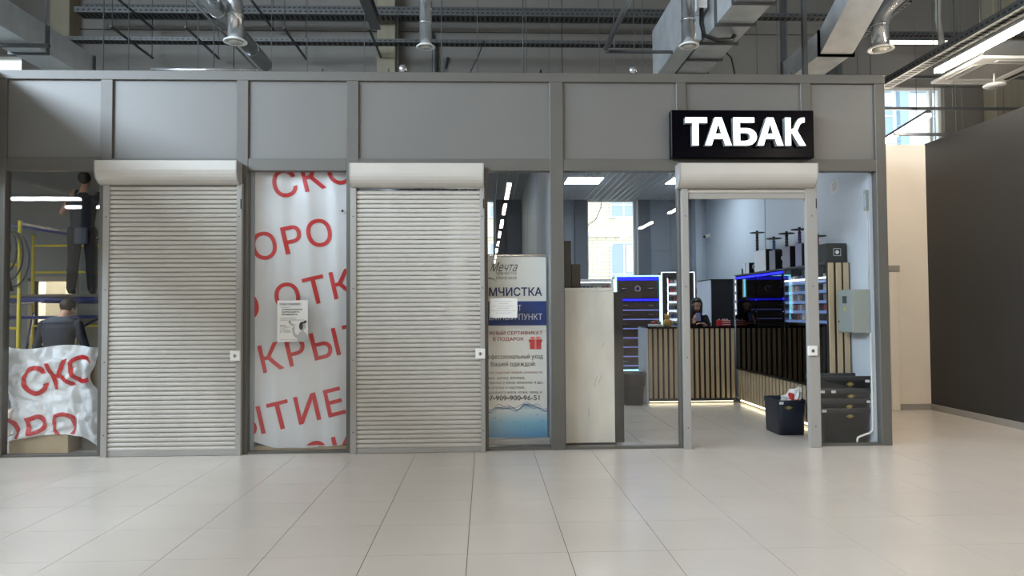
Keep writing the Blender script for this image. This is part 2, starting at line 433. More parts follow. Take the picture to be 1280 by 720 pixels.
part('frame', MB().box(-.9, -.3, 2.1, 2.7, 3.515, 3.56), white_m, pl1)
part('diffuser', MB().box(-.88, -.32, 2.12, 2.68, 3.508, 3.515), mat('cleaner_light', (.9, .96, 1.), .5, emit=16.0), pl1)

# ---- white wall with a door and the free-standing black wall beside the passage
struct('wall_white', MB().box(4.26, 6.33, 2.55, 2.67, 0, 3.79), wallw_m)
dr = struct('door_1', MB().box(4.95, 5.73, 2.515, 2.55, .01, 1.96, .004), mat('door_white', lin(222, 218, 208), .45))
part('door_frame', MB().box(5.73, 5.85, 2.49, 2.55, 0, 1.96, .006).box(4.83, 4.95, 2.49, 2.55, 0, 1.96, .006), wallw_m, dr)
part('door_head', MB().box(4.80, 5.88, 2.48, 2.55, 1.96, 2.05, .004), base_m, dr)
struct('wall_black', MB().box(6.33, 6.45, -6.5, 2.67, 0, 3.80), black_m)
struct('baseboard_white', MB().box(5.86, 6.315, 2.53, 2.55, 0, .085, .003), base_m)
struct('baseboard_black', MB().box(6.312, 6.33, -6.5, 2.55, 0, .085, .003), base_m)

# ---- unfinished shop behind the corner glass
lw = wall_y('wall_store', mat('store_wall', lin(120, 122, 120), .8, 0, .08, 2), 4.0, 4.12, -9.5, -2.4, 0, 3.75, [(-7.05, -6.42, 0, 1.95)])
part('door_lining', MB().box(-7.11, -7.05, 3.96, 4.14, 0, 2.0).box(-6.42, -6.36, 3.96, 4.14, 0, 2.0).box(-7.11, -6.36, 3.96, 4.14, 1.95, 2.02), mat('lining_wood', lin(150, 140, 122), .6), lw)
struct('wall_corridor', MB().box(-9.5, -2.4, 5.9, 6.0, 0, 3.75), wallw_m)
struct('wall_store_side', MB().box(-2.5, -2.4, .1, 5.9, 0, 3.75), gwall_m)
struct('ceiling_store', MB().box(-9.5, -1.42, .1, 6.0, 3.75, 3.80), dark_m)

# unseen pale boards added over the shops to bounce light onto the ducts
bounce_m = mat('bounce_board', lin(205, 205, 200), .8, 0, .05, 2)
struct('bounce_roof_tobacco', MB().box(-1.4, 4.26, .36, 6.03, 3.80, 3.83), bounce_m)
struct('bounce_roof_store', MB().box(-9.5, -1.45, .12, 6.03, 3.81, 3.84), bounce_m)

# ================================================================== SHOP FRONT THINGS
# ---- roller shutters
PITCH = .0463
def slat_profile(h):
    return [(.008, 0), (-.003, .0005), (-.0125, h*.06), (-.016, h*.26), (-.0165, h*.58), (-.0115, h*.76), (.003, h*.93), (.008, h-.001)]
def shutter(label, xl0, xl1, xr0, xr1, bx0, bx1, bz0, bz1, opened=False):
    t = thing('roller_shutter', label, 'shutter', ((bx0+bx1)/2, -.03, 0))
    o = origin_of(t)
    hd = bz1-bz0; r = min(.13, hd*.6)
    prof = [(-.004, bz0), (-.004, bz1), (-.17, bz1), (-.18, bz1-.008), (-.18, bz0+r)]
    prof += [(-.18+r*(1-math.cos(a)), bz0+r-r*math.sin(a)) for a in [PI/2*k/6 for k in range(1, 7)]]
    part('cover_box', MB().prism(prof, 'x', bx0+.012, bx1-.012), shut_m, t)
    for xa, xb in ((bx0, bx0+.012), (bx1-.012, bx1)):
        part('end_cap', MB().prism([(p[0]*1.01-.001, p[1]) for p in prof], 'x', xa, xb), rail_m, t)
    for xa, xb in ((xl0, xl1), (xr0, xr1)):
        rl = part('guide_rail', MB().box(xa, xb, -.062, -.001, 0, bz0+.02, .003), rail_m, t)
        for z in (.22, .95, 1.68, 2.42):
            part('screw', MB().tube([((xa+xb)/2, -.064, z), ((xa+xb)/2, -.060, z)], .007, 8), steel_m, rl)
    part('brush_stop', MB().box(xr1-.014, xr1-.002, -.066, -.05, 2.50, 2.60), blackp, t)
    w0, w1 = xl1-.012, xr0+.012
    me = MB().prism(slat_profile(PITCH), 'x', w0-o.x, w1-o.x).mesh('slat', shut_m)
    if opened:
        zs = [2.665]
        part('bottom_bar', MB().box(w0, w1, -.046, -.022, 2.60, 2.664, .004), rail_m, t)
    else:
        zs = [.055+PITCH*k for k in range(int((bz0-.03)/PITCH))]
        part('bottom_bar', MB().box(w0, w1, -.046, -.022, .002, .055, .004), rail_m, t)
    for z in zs:
        s = link('slat', me, t, (0, 0, z)); s.rotation_euler = (0, random.uniform(-.0012, .0012), 0)
    # lock box on the rail
    xc = (xr0+xr1)/2-.02
    lk = part('lock_box', MB().box(xc-.055, xc+.045, -.088, -.06, .955, 1.058, .005), white_m, t)
    part('keyhole', MB().tube([(xc-.005, -.0895, 1.006), (xc-.005, -.087, 1.006)], .019, 12), chrome, lk)
    part('key_slot', MB().box(xc-.008, xc-.002, -.0905, -.0895, .992, 1.020), blackp, lk)
    return t
shutter('closed roller shutter between the corner glass and the white film window', -3.862, -3.80, -2.53, -2.475, -3.892, -2.49, 2.745, 2.975)
shutter('closed roller shutter between the white film window and the dry cleaner banner', -1.378, -1.317, -.052, -.004, -1.37, -.008, 2.715, 2.95)
shutter('rolled up shutter open under the lit black shop sign', 2.055, 2.125, 3.372, 3.49, 2.005, 3.455, 2.71, 2.955, True)

# ---- lit sign
sg = thing('shop_sign', 'black box sign with glowing white raised letters', 'sign', (2.7, -.05, 3.025))
bxs = part('sign_box', MB().box(1.945, 3.455, -.10, -.001, 3.025, 3.525, .006), signb_m, sg)
def poly_glyph(loops):
    c = bpy.data.curves.new('g', 'CURVE'); c.dimensions = '2D'; c.fill_mode = 'BOTH'
    for lp in loops:
        sp = c.splines.new('POLY'); sp.points.add(len(lp)-1); sp.use_cyclic_u = True
        for pt, (x, y) in zip(sp.points, lp): pt.co = (x, y, 0, 1)
    o = bpy.data.objects.new('g', c); COL.objects.link(o); me = bpy.data.meshes.new_from_object(o)
    bm = bmesh.new(); bm.from_mesh(me); bmesh.ops.remove_doubles(bm, verts=bm.verts, dist=1e-5); bm.verts.index_update()
    v = [tuple(w.co) for w in bm.verts]; f = [tuple(w.index for w in fc.verts) for fc in bm.faces]; bm.free()
    bpy.data.objects.remove(o); bpy.data.curves.remove(c); bpy.data.meshes.remove(me); return v, f
def bowl(x0, yc, rx, ry, n=10): return [(x0+rx*math.cos(t), yc+ry*math.sin(t)) for t in [-PI/2+PI*k/n for k in range(n+1)]]
GL = {'Т': [[(.32, 0), (.60, 0), (.60, .80), (1, .80), (1, 1), (0, 1), (0, .80), (.32, .80)]],
      'А': [[(0, 0), (.24, 0), (.32, .24), (.68, .24), (.76, 0), (1, 0), (.63, 1), (.37, 1)], [(.39, .42), (.61, .42), (.50, .78)]],
      'Б': [[(0, 0), (.55, 0)]+bowl(.58, .31, .42, .31)+[(.28, .62), (.28, .82), (.90, .82), (.90, 1), (0, 1)], [(.28, .16), (.50, .16)]+bowl(.54, .31, .17, .14)+[(.28, .45)]],
      'К': [[(0, 0), (.29, 0), (.29, .43), (.36, .43), (.72, 0), (1.04, 0), (.62, .53), (.70, .66), (.78, .78), (.88, .83), (1, .83), (1, 1), (.84, 1), (.68, .95), (.56, .82), (.44, .62), (.36, .59), (.29, .59), (.29, 1), (0, 1)]]}
for ch, a, b in (('Т', 2.081, 2.308), ('А', 2.286, 2.564), ('Б', 2.583, 2.829), ('А', 2.833, 3.108), ('К', 3.128, 3.336)):
    v, f = poly_glyph(GL[ch])
    q = [(a*.9975+p[0]*(b-a)*.9975, -.165, 3.138+p[1]*.292) for p in v]
    lt = part('letter', MB().add(q, f), letter_l, sg)
    # return edge of the letter
    es = {}
    for fc in f:
        for i in range(len(fc)):
            e = (fc[i], fc[(i+1) % len(fc)]); k = tuple(sorted(e)); es[k] = es.get(k, 0)+1
    mb = MB()
    for (i, j), n in es.items():
        if n == 1: mb.quad(q[i], q[j], (q[j][0], -.1, q[j][2]), (q[i][0], -.1, q[i][2]))
    part('letter_edge', mb, letter_s, lt)

# ---- printed film
def cut(mb, x0, x1, z0, z1, step=None):
    """clip a mesh of the XZ plane to a rectangle and optionally slice it for bending"""
    bm = bmesh.new(); vs = [bm.verts.new(p) for p in mb.v]
    for f in mb.f:
        try: bm.faces.new([vs[i] for i in f])
        except ValueError: pass
    def bis(co, no, clear=True):
        g = bm.verts[:]+bm.edges[:]+bm.faces[:]
        bmesh.ops.bisect_plane(bm, geom=g, plane_co=co, plane_no=no, clear_outer=clear)
    bis((x0, 0, 0), (-1, 0, 0)); bis((x1, 0, 0), (1, 0, 0)); bis((0, 0, z0), (0, 0, -1)); bis((0, 0, z1), (0, 0, 1))
    if step and bm.verts:
        a, b = min(v.co.x for v in bm.verts), max(v.co.x for v in bm.verts); k = a+step
        while k < b: bis((k, 0, 0), (1, 0, 0), False); k += step
        a, b = min(v.co.z for v in bm.verts), max(v.co.z for v in bm.verts); k = a+step
        while k < b: bis((0, 0, k), (0, 0, 1), False); k += step
    bm.verts.index_update(); bm.verts.ensure_lookup_table()
    r = MB().add([tuple(v.co) for v in bm.verts], [[v.index for v in f.verts] for f in bm.faces]); bm.free(); return r
def slanted(body, X, Z, cap, ang, bold=.012, spacing=1.):
    v, f = glyphs(body, bold, 0, 0, spacing); s = cap/.73; c, n = math.cos(ang), math.sin(ang)
    return MB().add([(X+(p[0]*c-p[1]*n)*s, 0, Z+(p[0]*n+p[1]*c)*s) for p in v], f)
def wave(x, z):
    return .010*math.sin(x*21+.6*math.sin(z*2.1))+.0015*math.sin(x*47+z*1.3)+.010*noise.noise(Vector((x*3, z*1.2, 3.1)))
def sheet(x0, x1, z0, z1, nx, nz, y0, fn, lo=None):
    mb = MB(); v = []
    for j in range(nz+1):
        for i in range(nx+1):
            u, t = i/nx, j/nz; x = x0+(x1-x0)*u; zb = z0+(lo(u) if lo else 0); z = zb+(z1-zb)*t
            v.append((x, y0+fn(x, z), z))
    return mb.add(v, [(j*(nx+1)+i, j*(nx+1)+i+1, (j+1)*(nx+1)+i+1, (j+1)*(nx+1)+i) for j in range(nz) for i in range(nx)], True)
fb = thing('printed_film', 'smooth white film with slanted red lettering behind the middle window', 'film', (-1.93, .13, .03))
def lo1(u): return .10*max(0, 1-u*3.2)**1.6+.05*max(0, u-.62)*1.5
part('sheet', sheet(-2.47, -1.40, .035, 2.93, 90, 60, .13, wave, lo1), film_m, fb)
A1 = math.radians(13.2)
for body, X, Z in (('СКОРО', -2.205, 2.625), ('КОРО', -2.69, 1.905), ('О ОТКР', -2.60, 1.335), ('ТКРЫТИ', -2.60, .745), ('ЫТИЕ!', -2.585, .125), ('СКО', -1.87, -.215)):
    m_ = cut(slanted(body, X, Z, .283, A1, .010, 1.08), -2.46, -1.41, .06, 2.92, .03)
    m_.v = [(x, .1245+wave(x, z), z) for x, y, z in m_.v]
    if m_.v: part('red_lettering', m_, red_m, fb)
part('dot_mark', MB().tube([(-2.43, .105, 2.49), (-2.43, .112, 2.49)], .024, 12), red_m, fb)
solo('cable_end', MB().tube([(-1.50, .10, 2.50), (-1.48, .10, 2.50)], .012, 8), blackp, 'tiny black clip on the edge of the smooth red lettered film', 'clip')
solo('floor_strip', MB().box(-2.40, -1.44, .14, .20, 0, .055, .003), card_m, 'flat cardboard strip on the floor under the smooth film', 'strip')

# ---- notice on the film window
nt = thing('notice', 'white paper notice with grey woman holding a megaphone taped over the red lettering', 'poster', (-1.975, -.012, 1.14))
part('paper', MB().box(-2.13, -1.82, -.004, -.001, 1.14, 1.565), paper_m, nt)
part('title_pill', MB().box(-2.115, -1.885, -.006, -.004, 1.507, 1.545, .0008), mat('pale_grey_print', lin(205, 205, 207), .7), nt)
lt = text('Скоро открытие!', -2.105, -1.905, 1.514, 1.538, -.0065, .02)
for body, x0, x1, z0, z1, bo in (('приглашаем:', -2.10, -2.005, 1.487, 1.497, .0), ('ЗАВЕДУЮЩУЮ', -2.085, -1.875, 1.462, 1.478, .04), ('ФАРМАЦЕВТА', -2.085, -1.905, 1.437, 1.453, .04), ('ПРОВИЗОРА', -2.085, -1.925, 1.412, 1.428, .04),
                             ('стабильная зарплата', -2.10, -1.945, 1.375, 1.387, 0), ('официальное оформление по договору', -2.10, -1.855, 1.357, 1.368, 0),
                             ('Звоните', -2.10, -2.045, 1.302, 1.313, .03), ('по телефону', -2.10, -1.995, 1.284, 1.296, 0), ('с 9 до 18', -2.10, -2.035, 1.268, 1.279, 0), ('и приходите', -2.10, -1.995, 1.25, 1.261, 0), ('к нам', -2.10, -1.995, 1.236, 1.246, 0), ('ждём вас в команде', -2.10, -1.935, 1.158, 1.168, 0)):
    text(body, x0, x1, z0, z1, -.0055, bo, mb=lt)
part('lettering', lt, ink_m, nt)
gp1 = mat('print_light_grey', lin(178, 178, 180), .7); gp2 = mat('print_dark_grey', lin(62, 62, 64), .7)
def flat(poly, y): return MB().add([(x, y, z) for x, z in poly], [tuple(range(len(poly)))])
def ell(cx, cz, rx, rz, n=18, a0=0): return [(cx+rx*math.cos(2*PI*k/n+a0), cz+rz*math.sin(2*PI*k/n+a0)) for k in range(n)]
fig = flat([(-1.93, 1.142), (-1.925, 1.20), (-1.905, 1.235), (-1.885, 1.245), (-1.885, 1.27), (-1.862, 1.27), (-1.86, 1.245), (-1.835, 1.225), (-1.825, 1.19), (-1.822, 1.142)], -.0056)
fig.add([(x, -.0058, z) for x, z in ell(-1.868, 1.30, .028, .036)], [tuple(range(18))])
fig.add([(x, -.0057, z) for x, z in [(-1.93, 1.175), (-1.965, 1.20), (-1.982, 1.27), (-1.968, 1.295), (-1.95, 1.29), (-1.957, 1.25), (-1.94, 1.215), (-1.912, 1.205)]], [tuple(range(8))])
fig.add([(x, -.0057, z) for x, z in [(-1.955, 1.30), (-1.995, 1.308), (-2.012, 1.335), (-1.995, 1.352), (-1.985, 1.332), (-1.945, 1.312)]], [tuple(range(6))])
part('printed_figure', fig, gp1, nt)
hr = MB().add([(x, -.0061, z) for x, z in ell(-1.888, 1.30, .020, .040)], [tuple(range(18))]).add([(x, -.0061, z) for x, z in ell(-1.845, 1.345, .014, .014)], [tuple(range(18))]).add([(x, -.0061, z) for x, z in ell(-1.868, 1.335, .026, .010)], [tuple(range(18))])
hr.add([(x, -.0061, z) for x, z in [(-2.012, 1.335), (-1.995, 1.352), (-2.0, 1.358), (-2.02, 1.338)]], [(0, 1, 2, 3)])
part('printed_hair', hr, gp2, nt)

# ---- roll-up banner of the dry cleaner
BY = .25
bn = thing('rollup_banner', 'tall roll-up banner of the dry cleaner with blue band and water print', 'banner', (.25, BY, 0))
part('sheet', MB().box(-.19, .655, BY, BY+.003, .09, 2.03), mat('banner_white', lin(226, 225, 218), .5), bn)
part('top_rail', MB().box(-.195, .66, BY-.012, BY+.015, 2.025, 2.05, .004), chrome, bn)
cs = part('cassette', MB().box(-.20, .685, BY-.07, BY+.07, .02, .085, .012), rail_m, bn)
part('foot', MB().box(.40, .44, BY-.15, BY+.15, 0, .02, .004), rail_m, cs); part('foot', MB().box(-.05, -.01, BY-.15, BY+.15, 0, .02, .004), rail_m, cs)
part('pole', MB().tube([(.23, BY+.02, .08), (.23, BY+.02, 2.03)], .008, 8), chrome, bn)
part('blue_band', MB().box(-.19, .655, BY-.002, BY, 1.285, 1.545), mat('banner_blue', lin(22, 56, 122), .5), bn)
wm = bpy.data.materials.new('water_print'); wm.use_nodes = True
_n = wm.node_tree.nodes; _l = wm.node_tree.links; _t = _n.new('ShaderNodeTexCoord'); _s = _n.new('ShaderNodeSeparateXYZ'); _l.new(_t.outputs['Generated'], _s.inputs[0])
_r = _n.new('ShaderNodeValToRGB'); _l.new(_s.outputs['Z'], _r.inputs[0]); _l.new(_r.outputs[0], _n['Principled BSDF'].inputs['Base Color']); _n['Principled BSDF'].inputs['Roughness'].default_value = .5
cr = _r.color_ramp; cr.elements[0].color = (*lin(60, 132, 178), 1); cr.elements[1].color = (*lin(44, 98, 150), 1); cr.elements[1].position = 1.
e = cr.elements.new(.45); e.color = (*lin(120, 178, 205), 1); e = cr.elements.new(.80); e.color = (*lin(200, 214, 214), 1); e = cr.elements.new(.93); e.color = (*lin(150, 180, 195), 1)
wv = [(-.19+.845*k/160, .40+.018*math.sin(k*.1125)+.010*math.sin(k*.225+1)+.03*math.exp(-((k/4-29)/6)**2)) for k in range(161)]
part('water_print', MB().add([(x, BY-.002, .092) for x, z in wv]+[(x, BY-.002, z) for x, z in wv], [(k, k+1, 162+k, 161+k) for k in range(160)]), wm, bn)
wl = MB()
for dz, a, ph in ((0, .012, 0), (.008, .014, 1.4), (-.012, .010, 2.6), (.012, .018, 4)):
    q = [(x, z+dz-.006+a*math.sin(i*.16+ph)) for i, (x, z) in enumerate(wv)]
    wl.add([(x, BY-.004, z) for x, z in q]+[(x, BY-.004, z+.005) for x, z in q], [(k, k+1, 162+k, 161+k) for k in range(160)])
part('wave_lines', wl, mat('wave_blue', lin(40, 82, 140), .5), bn)
part('bubbles', (lambda b: [b.tube([(x, BY-.0045, z), (x, BY-.003, z)], .006, 8) for x, z in ((.1, .30), (.16, .27), (.31, .25), (.42, .22), (.55, .33), (.5, .17), (.6, .26))] and b)(MB()), mat('bubble_blue', lin(60, 105, 140), .4), bn)
navy = mat('navy_ink', lin(34, 44, 98), .6); redi = mat('dark_red_ink', lin(150, 38, 40), .6); whi = mat('white_ink', lin(228, 230, 232), .6); grey_i = mat('grey_ink', lin(74, 74, 78), .6)
TY = BY-.0045
part('logo_lettering', text('Мечта', .055, .35, 1.865, 1.965, TY, -.004, shear=.5), grey_i, bn)
m_ = text('ХИМЧИСТКА', .12, .335, 1.83, 1.86, TY, 0, spacing=1.2); text('ПРАЧЕЧНАЯ', .12, .335, 1.78, 1.81, TY, 0, spacing=1.2, mb=m_); part('subtitle_lettering', m_, grey_i, bn)
sw = [(.035+.10*k/8, 1.785-.055*(k/8)**2+.02*(k/8)) for k in range(9)]
part('logo_swoosh', MB().add([(x, TY, z) for x, z in sw]+[(x, TY, z+.014*(1-k/8)) for k, (x, z) in enumerate(sw)], [(k, k+1, 10+k, 9+k) for k in range(8)]), navy, bn)
part('title_lettering', text('ХИМЧИСТКА', -.13, .61, 1.60, 1.695, TY, .018), navy, bn)
m_ = text('НТ', .315, .385, 1.44, 1.505, TY, .004); text('ПРИЕМНЫЙ ПУНКТ', -.12, .61, 1.345, 1.43, TY, .0, mb=m_); part('band_lettering', m_, whi, bn)
m_ = text('ЖНЫЙ СЕРТИФИКАТ', .035, .61, 1.185, 1.235, TY, .012); text('В ПОДАРОК', .08, .41, 1.115, 1.16, TY, .012, mb=m_); part('red_lettering', m_, redi, bn)
m_ = text('офессиональный уход', .03, .615, .915, .98, TY, .006); text('Вашей одеждой:', .055, .535, .84, .90, TY, .006, mb=m_); part('care_lettering', m_, ink_m, bn)
part('pink_lettering', text('тке изделий любой сложности:', .03, .615, .765, .80, TY), mat('pink_ink', lin(150, 100, 96), .6), bn)
m_ = MB()
for i, (s, w) in enumerate((('вна, шелка, велюра,', .42), ('твенного меха, экокожи, и др.;', .615), ('в ателье и куртере,', .42), ('дшивного меха, кожи, замш и', .60), ('а постельного белья.', .43))):
    text(s, .03, w, .705-.051*i, .735-.051*i, TY, mb=m_)
part('list_lettering', m_, ink_m, bn)
part('phone_lettering', text('7-909-900-96-51', .04, .575, .485, .54, TY, .008), ink_m, bn)
gf = part('gift_print', MB().box(.475, .595, TY-.001, TY, 1.03, 1.115).box(.465, .605, TY-.0015, TY-.001, 1.105, 1.135), red_m, bn)
m_ = MB().box(.525, .545, TY-.003, TY-.0015, 1.03, 1.135)
for s in (-1, 1): m_.add([(x, TY-.003, z) for x, z in ell(.535+s*.03, 1.152, .028, .013)], [tuple(range(18))])
part('ribbon', m_, mat('ribbon_pink', lin(232, 120, 120), .6), gf)
pn = thing('paper_note', 'small white paper note with faint text taped to the dry cleaner glass', 'note', (.19, .04, 1.37))
part('paper', MB().box(.045, .335, .040, .0445, 1.37, 1.575), paper_m, pn)
m_ = MB()
for i, w in enumerate((.18, .10, .22, .12, .25, .16)): text('расписание работы пункта'[:6+int(w*60)], .19-w/2, .19+w/2, 1.535-.024*i, 1.547-.024*i, .039, mb=m_)
part('lettering', m_, mat('faint_ink', lin(130, 130, 132), .7), pn)

# ---- crumpled film over the boxes in the corner window
def crum(x, z):
    p = Vector((x*3.2, z*3.2, 1.7)); a = noise.noise(p); b = abs(noise.noise(p*2.1+Vector((5, 2, 0)))); c = noise.noise(p*5.3)
    d = abs(math.sin((x*.8+z*1.1)*9+3*a))
    vd = noise.voronoi(Vector((x*4.2+1.5*a, z*3.2, .4)))[0]; v2 = noise.voronoi(Vector((x*9+z*3, z*7-x*2, 2.4)))[0]; return -.04*a-.05*(1-b)*.5-.055*min(1, (vd[1]-vd[0])*1.7)-.018*min(1, (v2[1]-v2[0])*1.8)+.01*d+.03+.05*((x+4.5)/.5)**2*.25
def fedge(x, z):
    l = -4.955+.05*math.sin(z*5.3+.4)+.02*math.sin(z*13); return l
cb = thing('film_bundle', 'crumpled white film with red letters bundled over boxes behind the corner glass', 'film', (-4.48, .2, .1))
v = []; NX, NZ = 90, 90
for j in range(NZ+1):
    for i in range(NX+1):
        u, t = i/NX, j/NZ
        zt = 1.10-.02*math.sin(u*7)
        zb = .13+.07*math.sin(u*PI*.9)+(-.09*max(0, u-.84)/.16)
        z = zb+(zt-zb)*t
        xl = -4.955+.045*math.sin(z*6.2-.4)+.03*(t > .0)*(.6-abs(t-.5)); xr = -4.005-.085*math.exp(-((z-.78)/.14)**2)-.03*t
        x = xl+(xr-xl)*u
        edge = .05*max(0, .06-min(u, 1-u))/.06
        v.append((x, .165+crum(x, z)+edge, z))
part('sheet', MB().add(v, [(j*(NX+1)+i, j*(NX+1)+i+1, (j+1)*(NX+1)+i+1, (j+1)*(NX+1)+i) for j in range(NZ) for i in range(NX)], True), crump_m, cb)
def warp(x, z): return (x+.012*noise.noise(Vector((x*7, z*7, 9))), z+.016*noise.noise(Vector((x*6, z*6, 4))))
for body, X, Z, x1, z0 in (('СК', -4.745, .585, -3.9, .2), ('О', -4.275, .70, -4.10, .2), ('О', -5.02, .07, -4.74, .165), ('Р', -4.70, .09, -3.9, .195), ('О', -4.45, .125, -4.05, .205)):
    m_ = cut(slanted(body, X, Z, .275, math.radians(14), .016), -4.94, x1, z0, 1.06, .03)
    q = []
    for x, y, z in m_.v:
        xx, zz = warp(x, z); q.append((xx, .158+crum(xx, zz), zz))
    m_.v = q
    if q: part('red_lettering', m_, red_m, cb)
solo('carton', MB().box(-4.92, -4.32, .19, .60, 0, .205, .004), card_m, 'flat brown carton wrapped in clear film on the floor under the crumpled film', 'box')
solo('carton', MB().box(-4.92, -4.06, .29, .80, .207, 1.03, .004), card_m, 'big brown carton hidden under the crumpled red lettered film', 'box')
solo('carton', MB().box(-4.27, -3.98, .34, .72, 0, .16, .004), mat('grey_card', lin(120, 116, 108), .8), 'grey carton in the dark beside the flat brown carton', 'box')

# ================================================================== TOBACCO SHOP
# ---- storage cabinet with its cream back to the glass
t = thing('storage_cabinet', 'cabinet standing with its scuffed cream back against the shop glass', 'cabinet', (1.15, .45, 0))
bp_ = part('back_panel', MB().box(.855, 1.385, .245, .265, .025, 1.645, .003), cream_m, t)
part('top_strip', MB().box(.855, 1.385, .243, .267, 1.648, 1.685, .003), cream_m, t)
part('body', MB().box(.835, 1.49, .27, .62, .02, 1.64, .004), char_m, t)
part('base_rail', MB().box(.86, 1.40, .25, .60, 0, .02), char_m, t)
sc_ = MB()
for x, z, l, a in ((1.16, .62, .12, 1.3), (1.21, .66, .09, 1.2), (1.1, .3, .1, 1.55), (1.25, 1.05, .05, 1.0), (1.0, 1.5, .02, .4), (1.28, 1.53, .025, .5)):
    dx, dz = math.cos(a)*l, math.sin(a)*l
    sc_.quad((x, .2438, z), (x+.005, .2438, z), (x+dx+.004, .2438, z+dz), (x+dx, .2438, z+dz))
part('scratches', sc_, mat('scratch', lin(150, 146, 132), .7), bp_)
solo('carton', MB().box(.84, .935, .30, .60, 1.687, 2.20, .003), mat('dark_card', lin(70, 64, 58), .7), 'tall narrow dark carton on the cream backed cabinet', 'box')
solo('carton', MB().box(.94, 1.035, .30, .60, 1.687, 1.945, .003), mat('dark_card2', lin(78, 72, 64), .7), 'short dark carton beside the tall one on the cream backed cabinet', 'box')

# ---- display units along the back wall
def pack_mesh(name, w, d, h, col):
    """pack with a lid line and a coloured lower half"""
    return MB().box(-w/2, w/2, -d/2, d/2, 0, h*.62, .001).box(-w/2*.98, w/2*.98, -d/2*.98, d/2*.98, h*.62, h*.66).box(-w/2, w/2, -d/2, d/2, h*.66, h, .001).mesh(name, col)
pcols = [mat('pack_%d' % i, lin(*c), .4) for i, c in enumerate(((150, 40, 40), (40, 52, 110), (190, 190, 195), (30, 32, 36), (70, 90, 120), (120, 120, 128), (36, 70, 84), (160, 140, 90)))]
packs_b = [pack_mesh('cigarette_pack', .055, .022, .088, m) for m in pcols]     # faces -Y
packs_s = [pack_mesh('cigarette_pack', .022, .055, .088, m) for m in pcols]     # faces -X
def pack(me, loc, label, group):
    o = link('cigarette_pack', me, None, loc); tag(o, label, 'pack', group); return o

# white framed showcase behind the cream cabinet
t = thing('showcase', 'white framed lit showcase half hidden behind the cream backed cabinet', 'cabinet', (1.88, 5.3, 0))
part('side_panel', MB().box(2.22, 2.27, 5.1, 5.5, 0, 1.99), white_m, t); part('side_panel', MB().box(1.50, 1.55, 5.1, 5.5, 0, 1.99), white_m, t)
part('top_panel', MB().box(1.55, 2.22, 5.1, 5.5, 1.94, 1.99), white_m, t); part('back_panel', MB().box(1.55, 2.22, 5.48, 5.5, 0, 1.94), white_m, t)
for z in (.4, .8, 1.2, 1.55, 1.76): part('shelf', MB().box(1.55, 2.22, 5.13, 5.48, z, z+.02), white_m, t)
part('light_strip', MB().box(2.272, 2.284, 5.085, 5.10, .02, 1.99), ledwhite, t); part('light_strip', MB().box(1.56, 2.22, 5.12, 5.14, 1.92, 1.94), ledwhite, t)
for k in range(9): pack(packs_b[(k*3) % 8], (1.62+.068*k, 5.2, 1.7805), 'pack on the top shelf of the white framed showcase', 'packs in the white framed showcase')

# brown drawer cabinet outlined in cyan
t = thing('drawer_cabinet', 'tall brown drawer cabinet outlined by a cyan light strip', 'cabinet', (2.7, 5.3, 0))
part('body', MB().box(2.31, 3.09, 5.12, 5.5, 0, 2.03), char_m, t)
m_ = MB().box(2.295, 2.32, 5.09, 5.115, .37, 2.05).box(3.085, 3.11, 5.09, 5.115, .37, 2.05).box(2.32, 3.085, 5.09, 5.115, 2.03, 2.05).box(2.32, 3.085, 5.09, 5.115, .37, .39)
part('cyan_light', m_, ledcyan, t)
part('blue_light', MB().box(2.33, 3.07, 5.10, 5.118, 1.965, 2.015), ledblue, t); part('blue_light', MB().box(2.33, 3.07, 5.10, 5.118, 1.60, 1.635), ledblue, t)
dw = part('drawer', MB().box(2.34, 3.06, 5.095, 5.12, 1.65, 1.955, .004), brown_m, t)
part('emblem', MB().tube([(2.69, 5.085, 1.815), (2.69, 5.095, 1.815)], .055, 20), chrome, dw); part('emblem_centre', MB().tube([(2.69, 5.08, 1.815), (2.69, 5.086, 1.815)], .032, 16), navy, dw)
for x in (2.41, 2.87): part('handle', MB().box(x, x+.09, 5.075, 5.095, 1.815, 1.825, .002), chrome, dw)
for k in range(7):
    z = 1.575-.163*k
    d_ = part('drawer', MB().box(2.34, 3.06, 5.095, 5.12, z-.115, z-.002, .004), brown_m, t)
    for x in (2.41, 2.87): part('handle', MB().box(x, x+.09, 5.075, 5.095, z-.06, z-.051, .002), chrome, d_)
    part('violet_light', MB().box(2.33, 3.07, 5.10, 5.118, z-.148, z-.128), ledviol, t)

# black display fridge with a white outline
t = thing('display_cabinet', 'black display cabinet with white light outline and lit white shelves', 'cabinet', (3.42, 5.3, 0))
part('back_panel', MB().box(3.13, 3.70, 5.46, 5.5, 0, 2.09), white_m, t)
part('side_panel', MB().box(3.13, 3.23, 5.12, 5.46, 0, 2.09), char_m, t); part('side_panel', MB().box(3.62, 3.70, 5.12, 5.46, 0, 2.09), char_m, t)
part('top_panel', MB().box(3.23, 3.62, 5.12, 5.46, 2.02, 2.09), char_m, t); part('plinth', MB().box(3.23, 3.62, 5.12, 5.46, 0, .7), char_m, t)
part('white_light', MB().box(3.12, 3.132, 5.09, 5.118, .02, 2.11).box(3.702, 3.714, 5.09, 5.118, .02, 2.11).box(3.132, 3.702, 5.09, 5.118, 2.098, 2.11), mat('soft_white_led', (.85, .93, 1.), .5, emit=1.1), t)
part('inner_light', MB().box(3.235, 3.25, 5.16, 5.18, .72, 2.0).box(3.60, 3.615, 5.16, 5.18, .72, 2.0), mat('inner_white', (.82, .92, 1.), .5, emit=6.0), t)
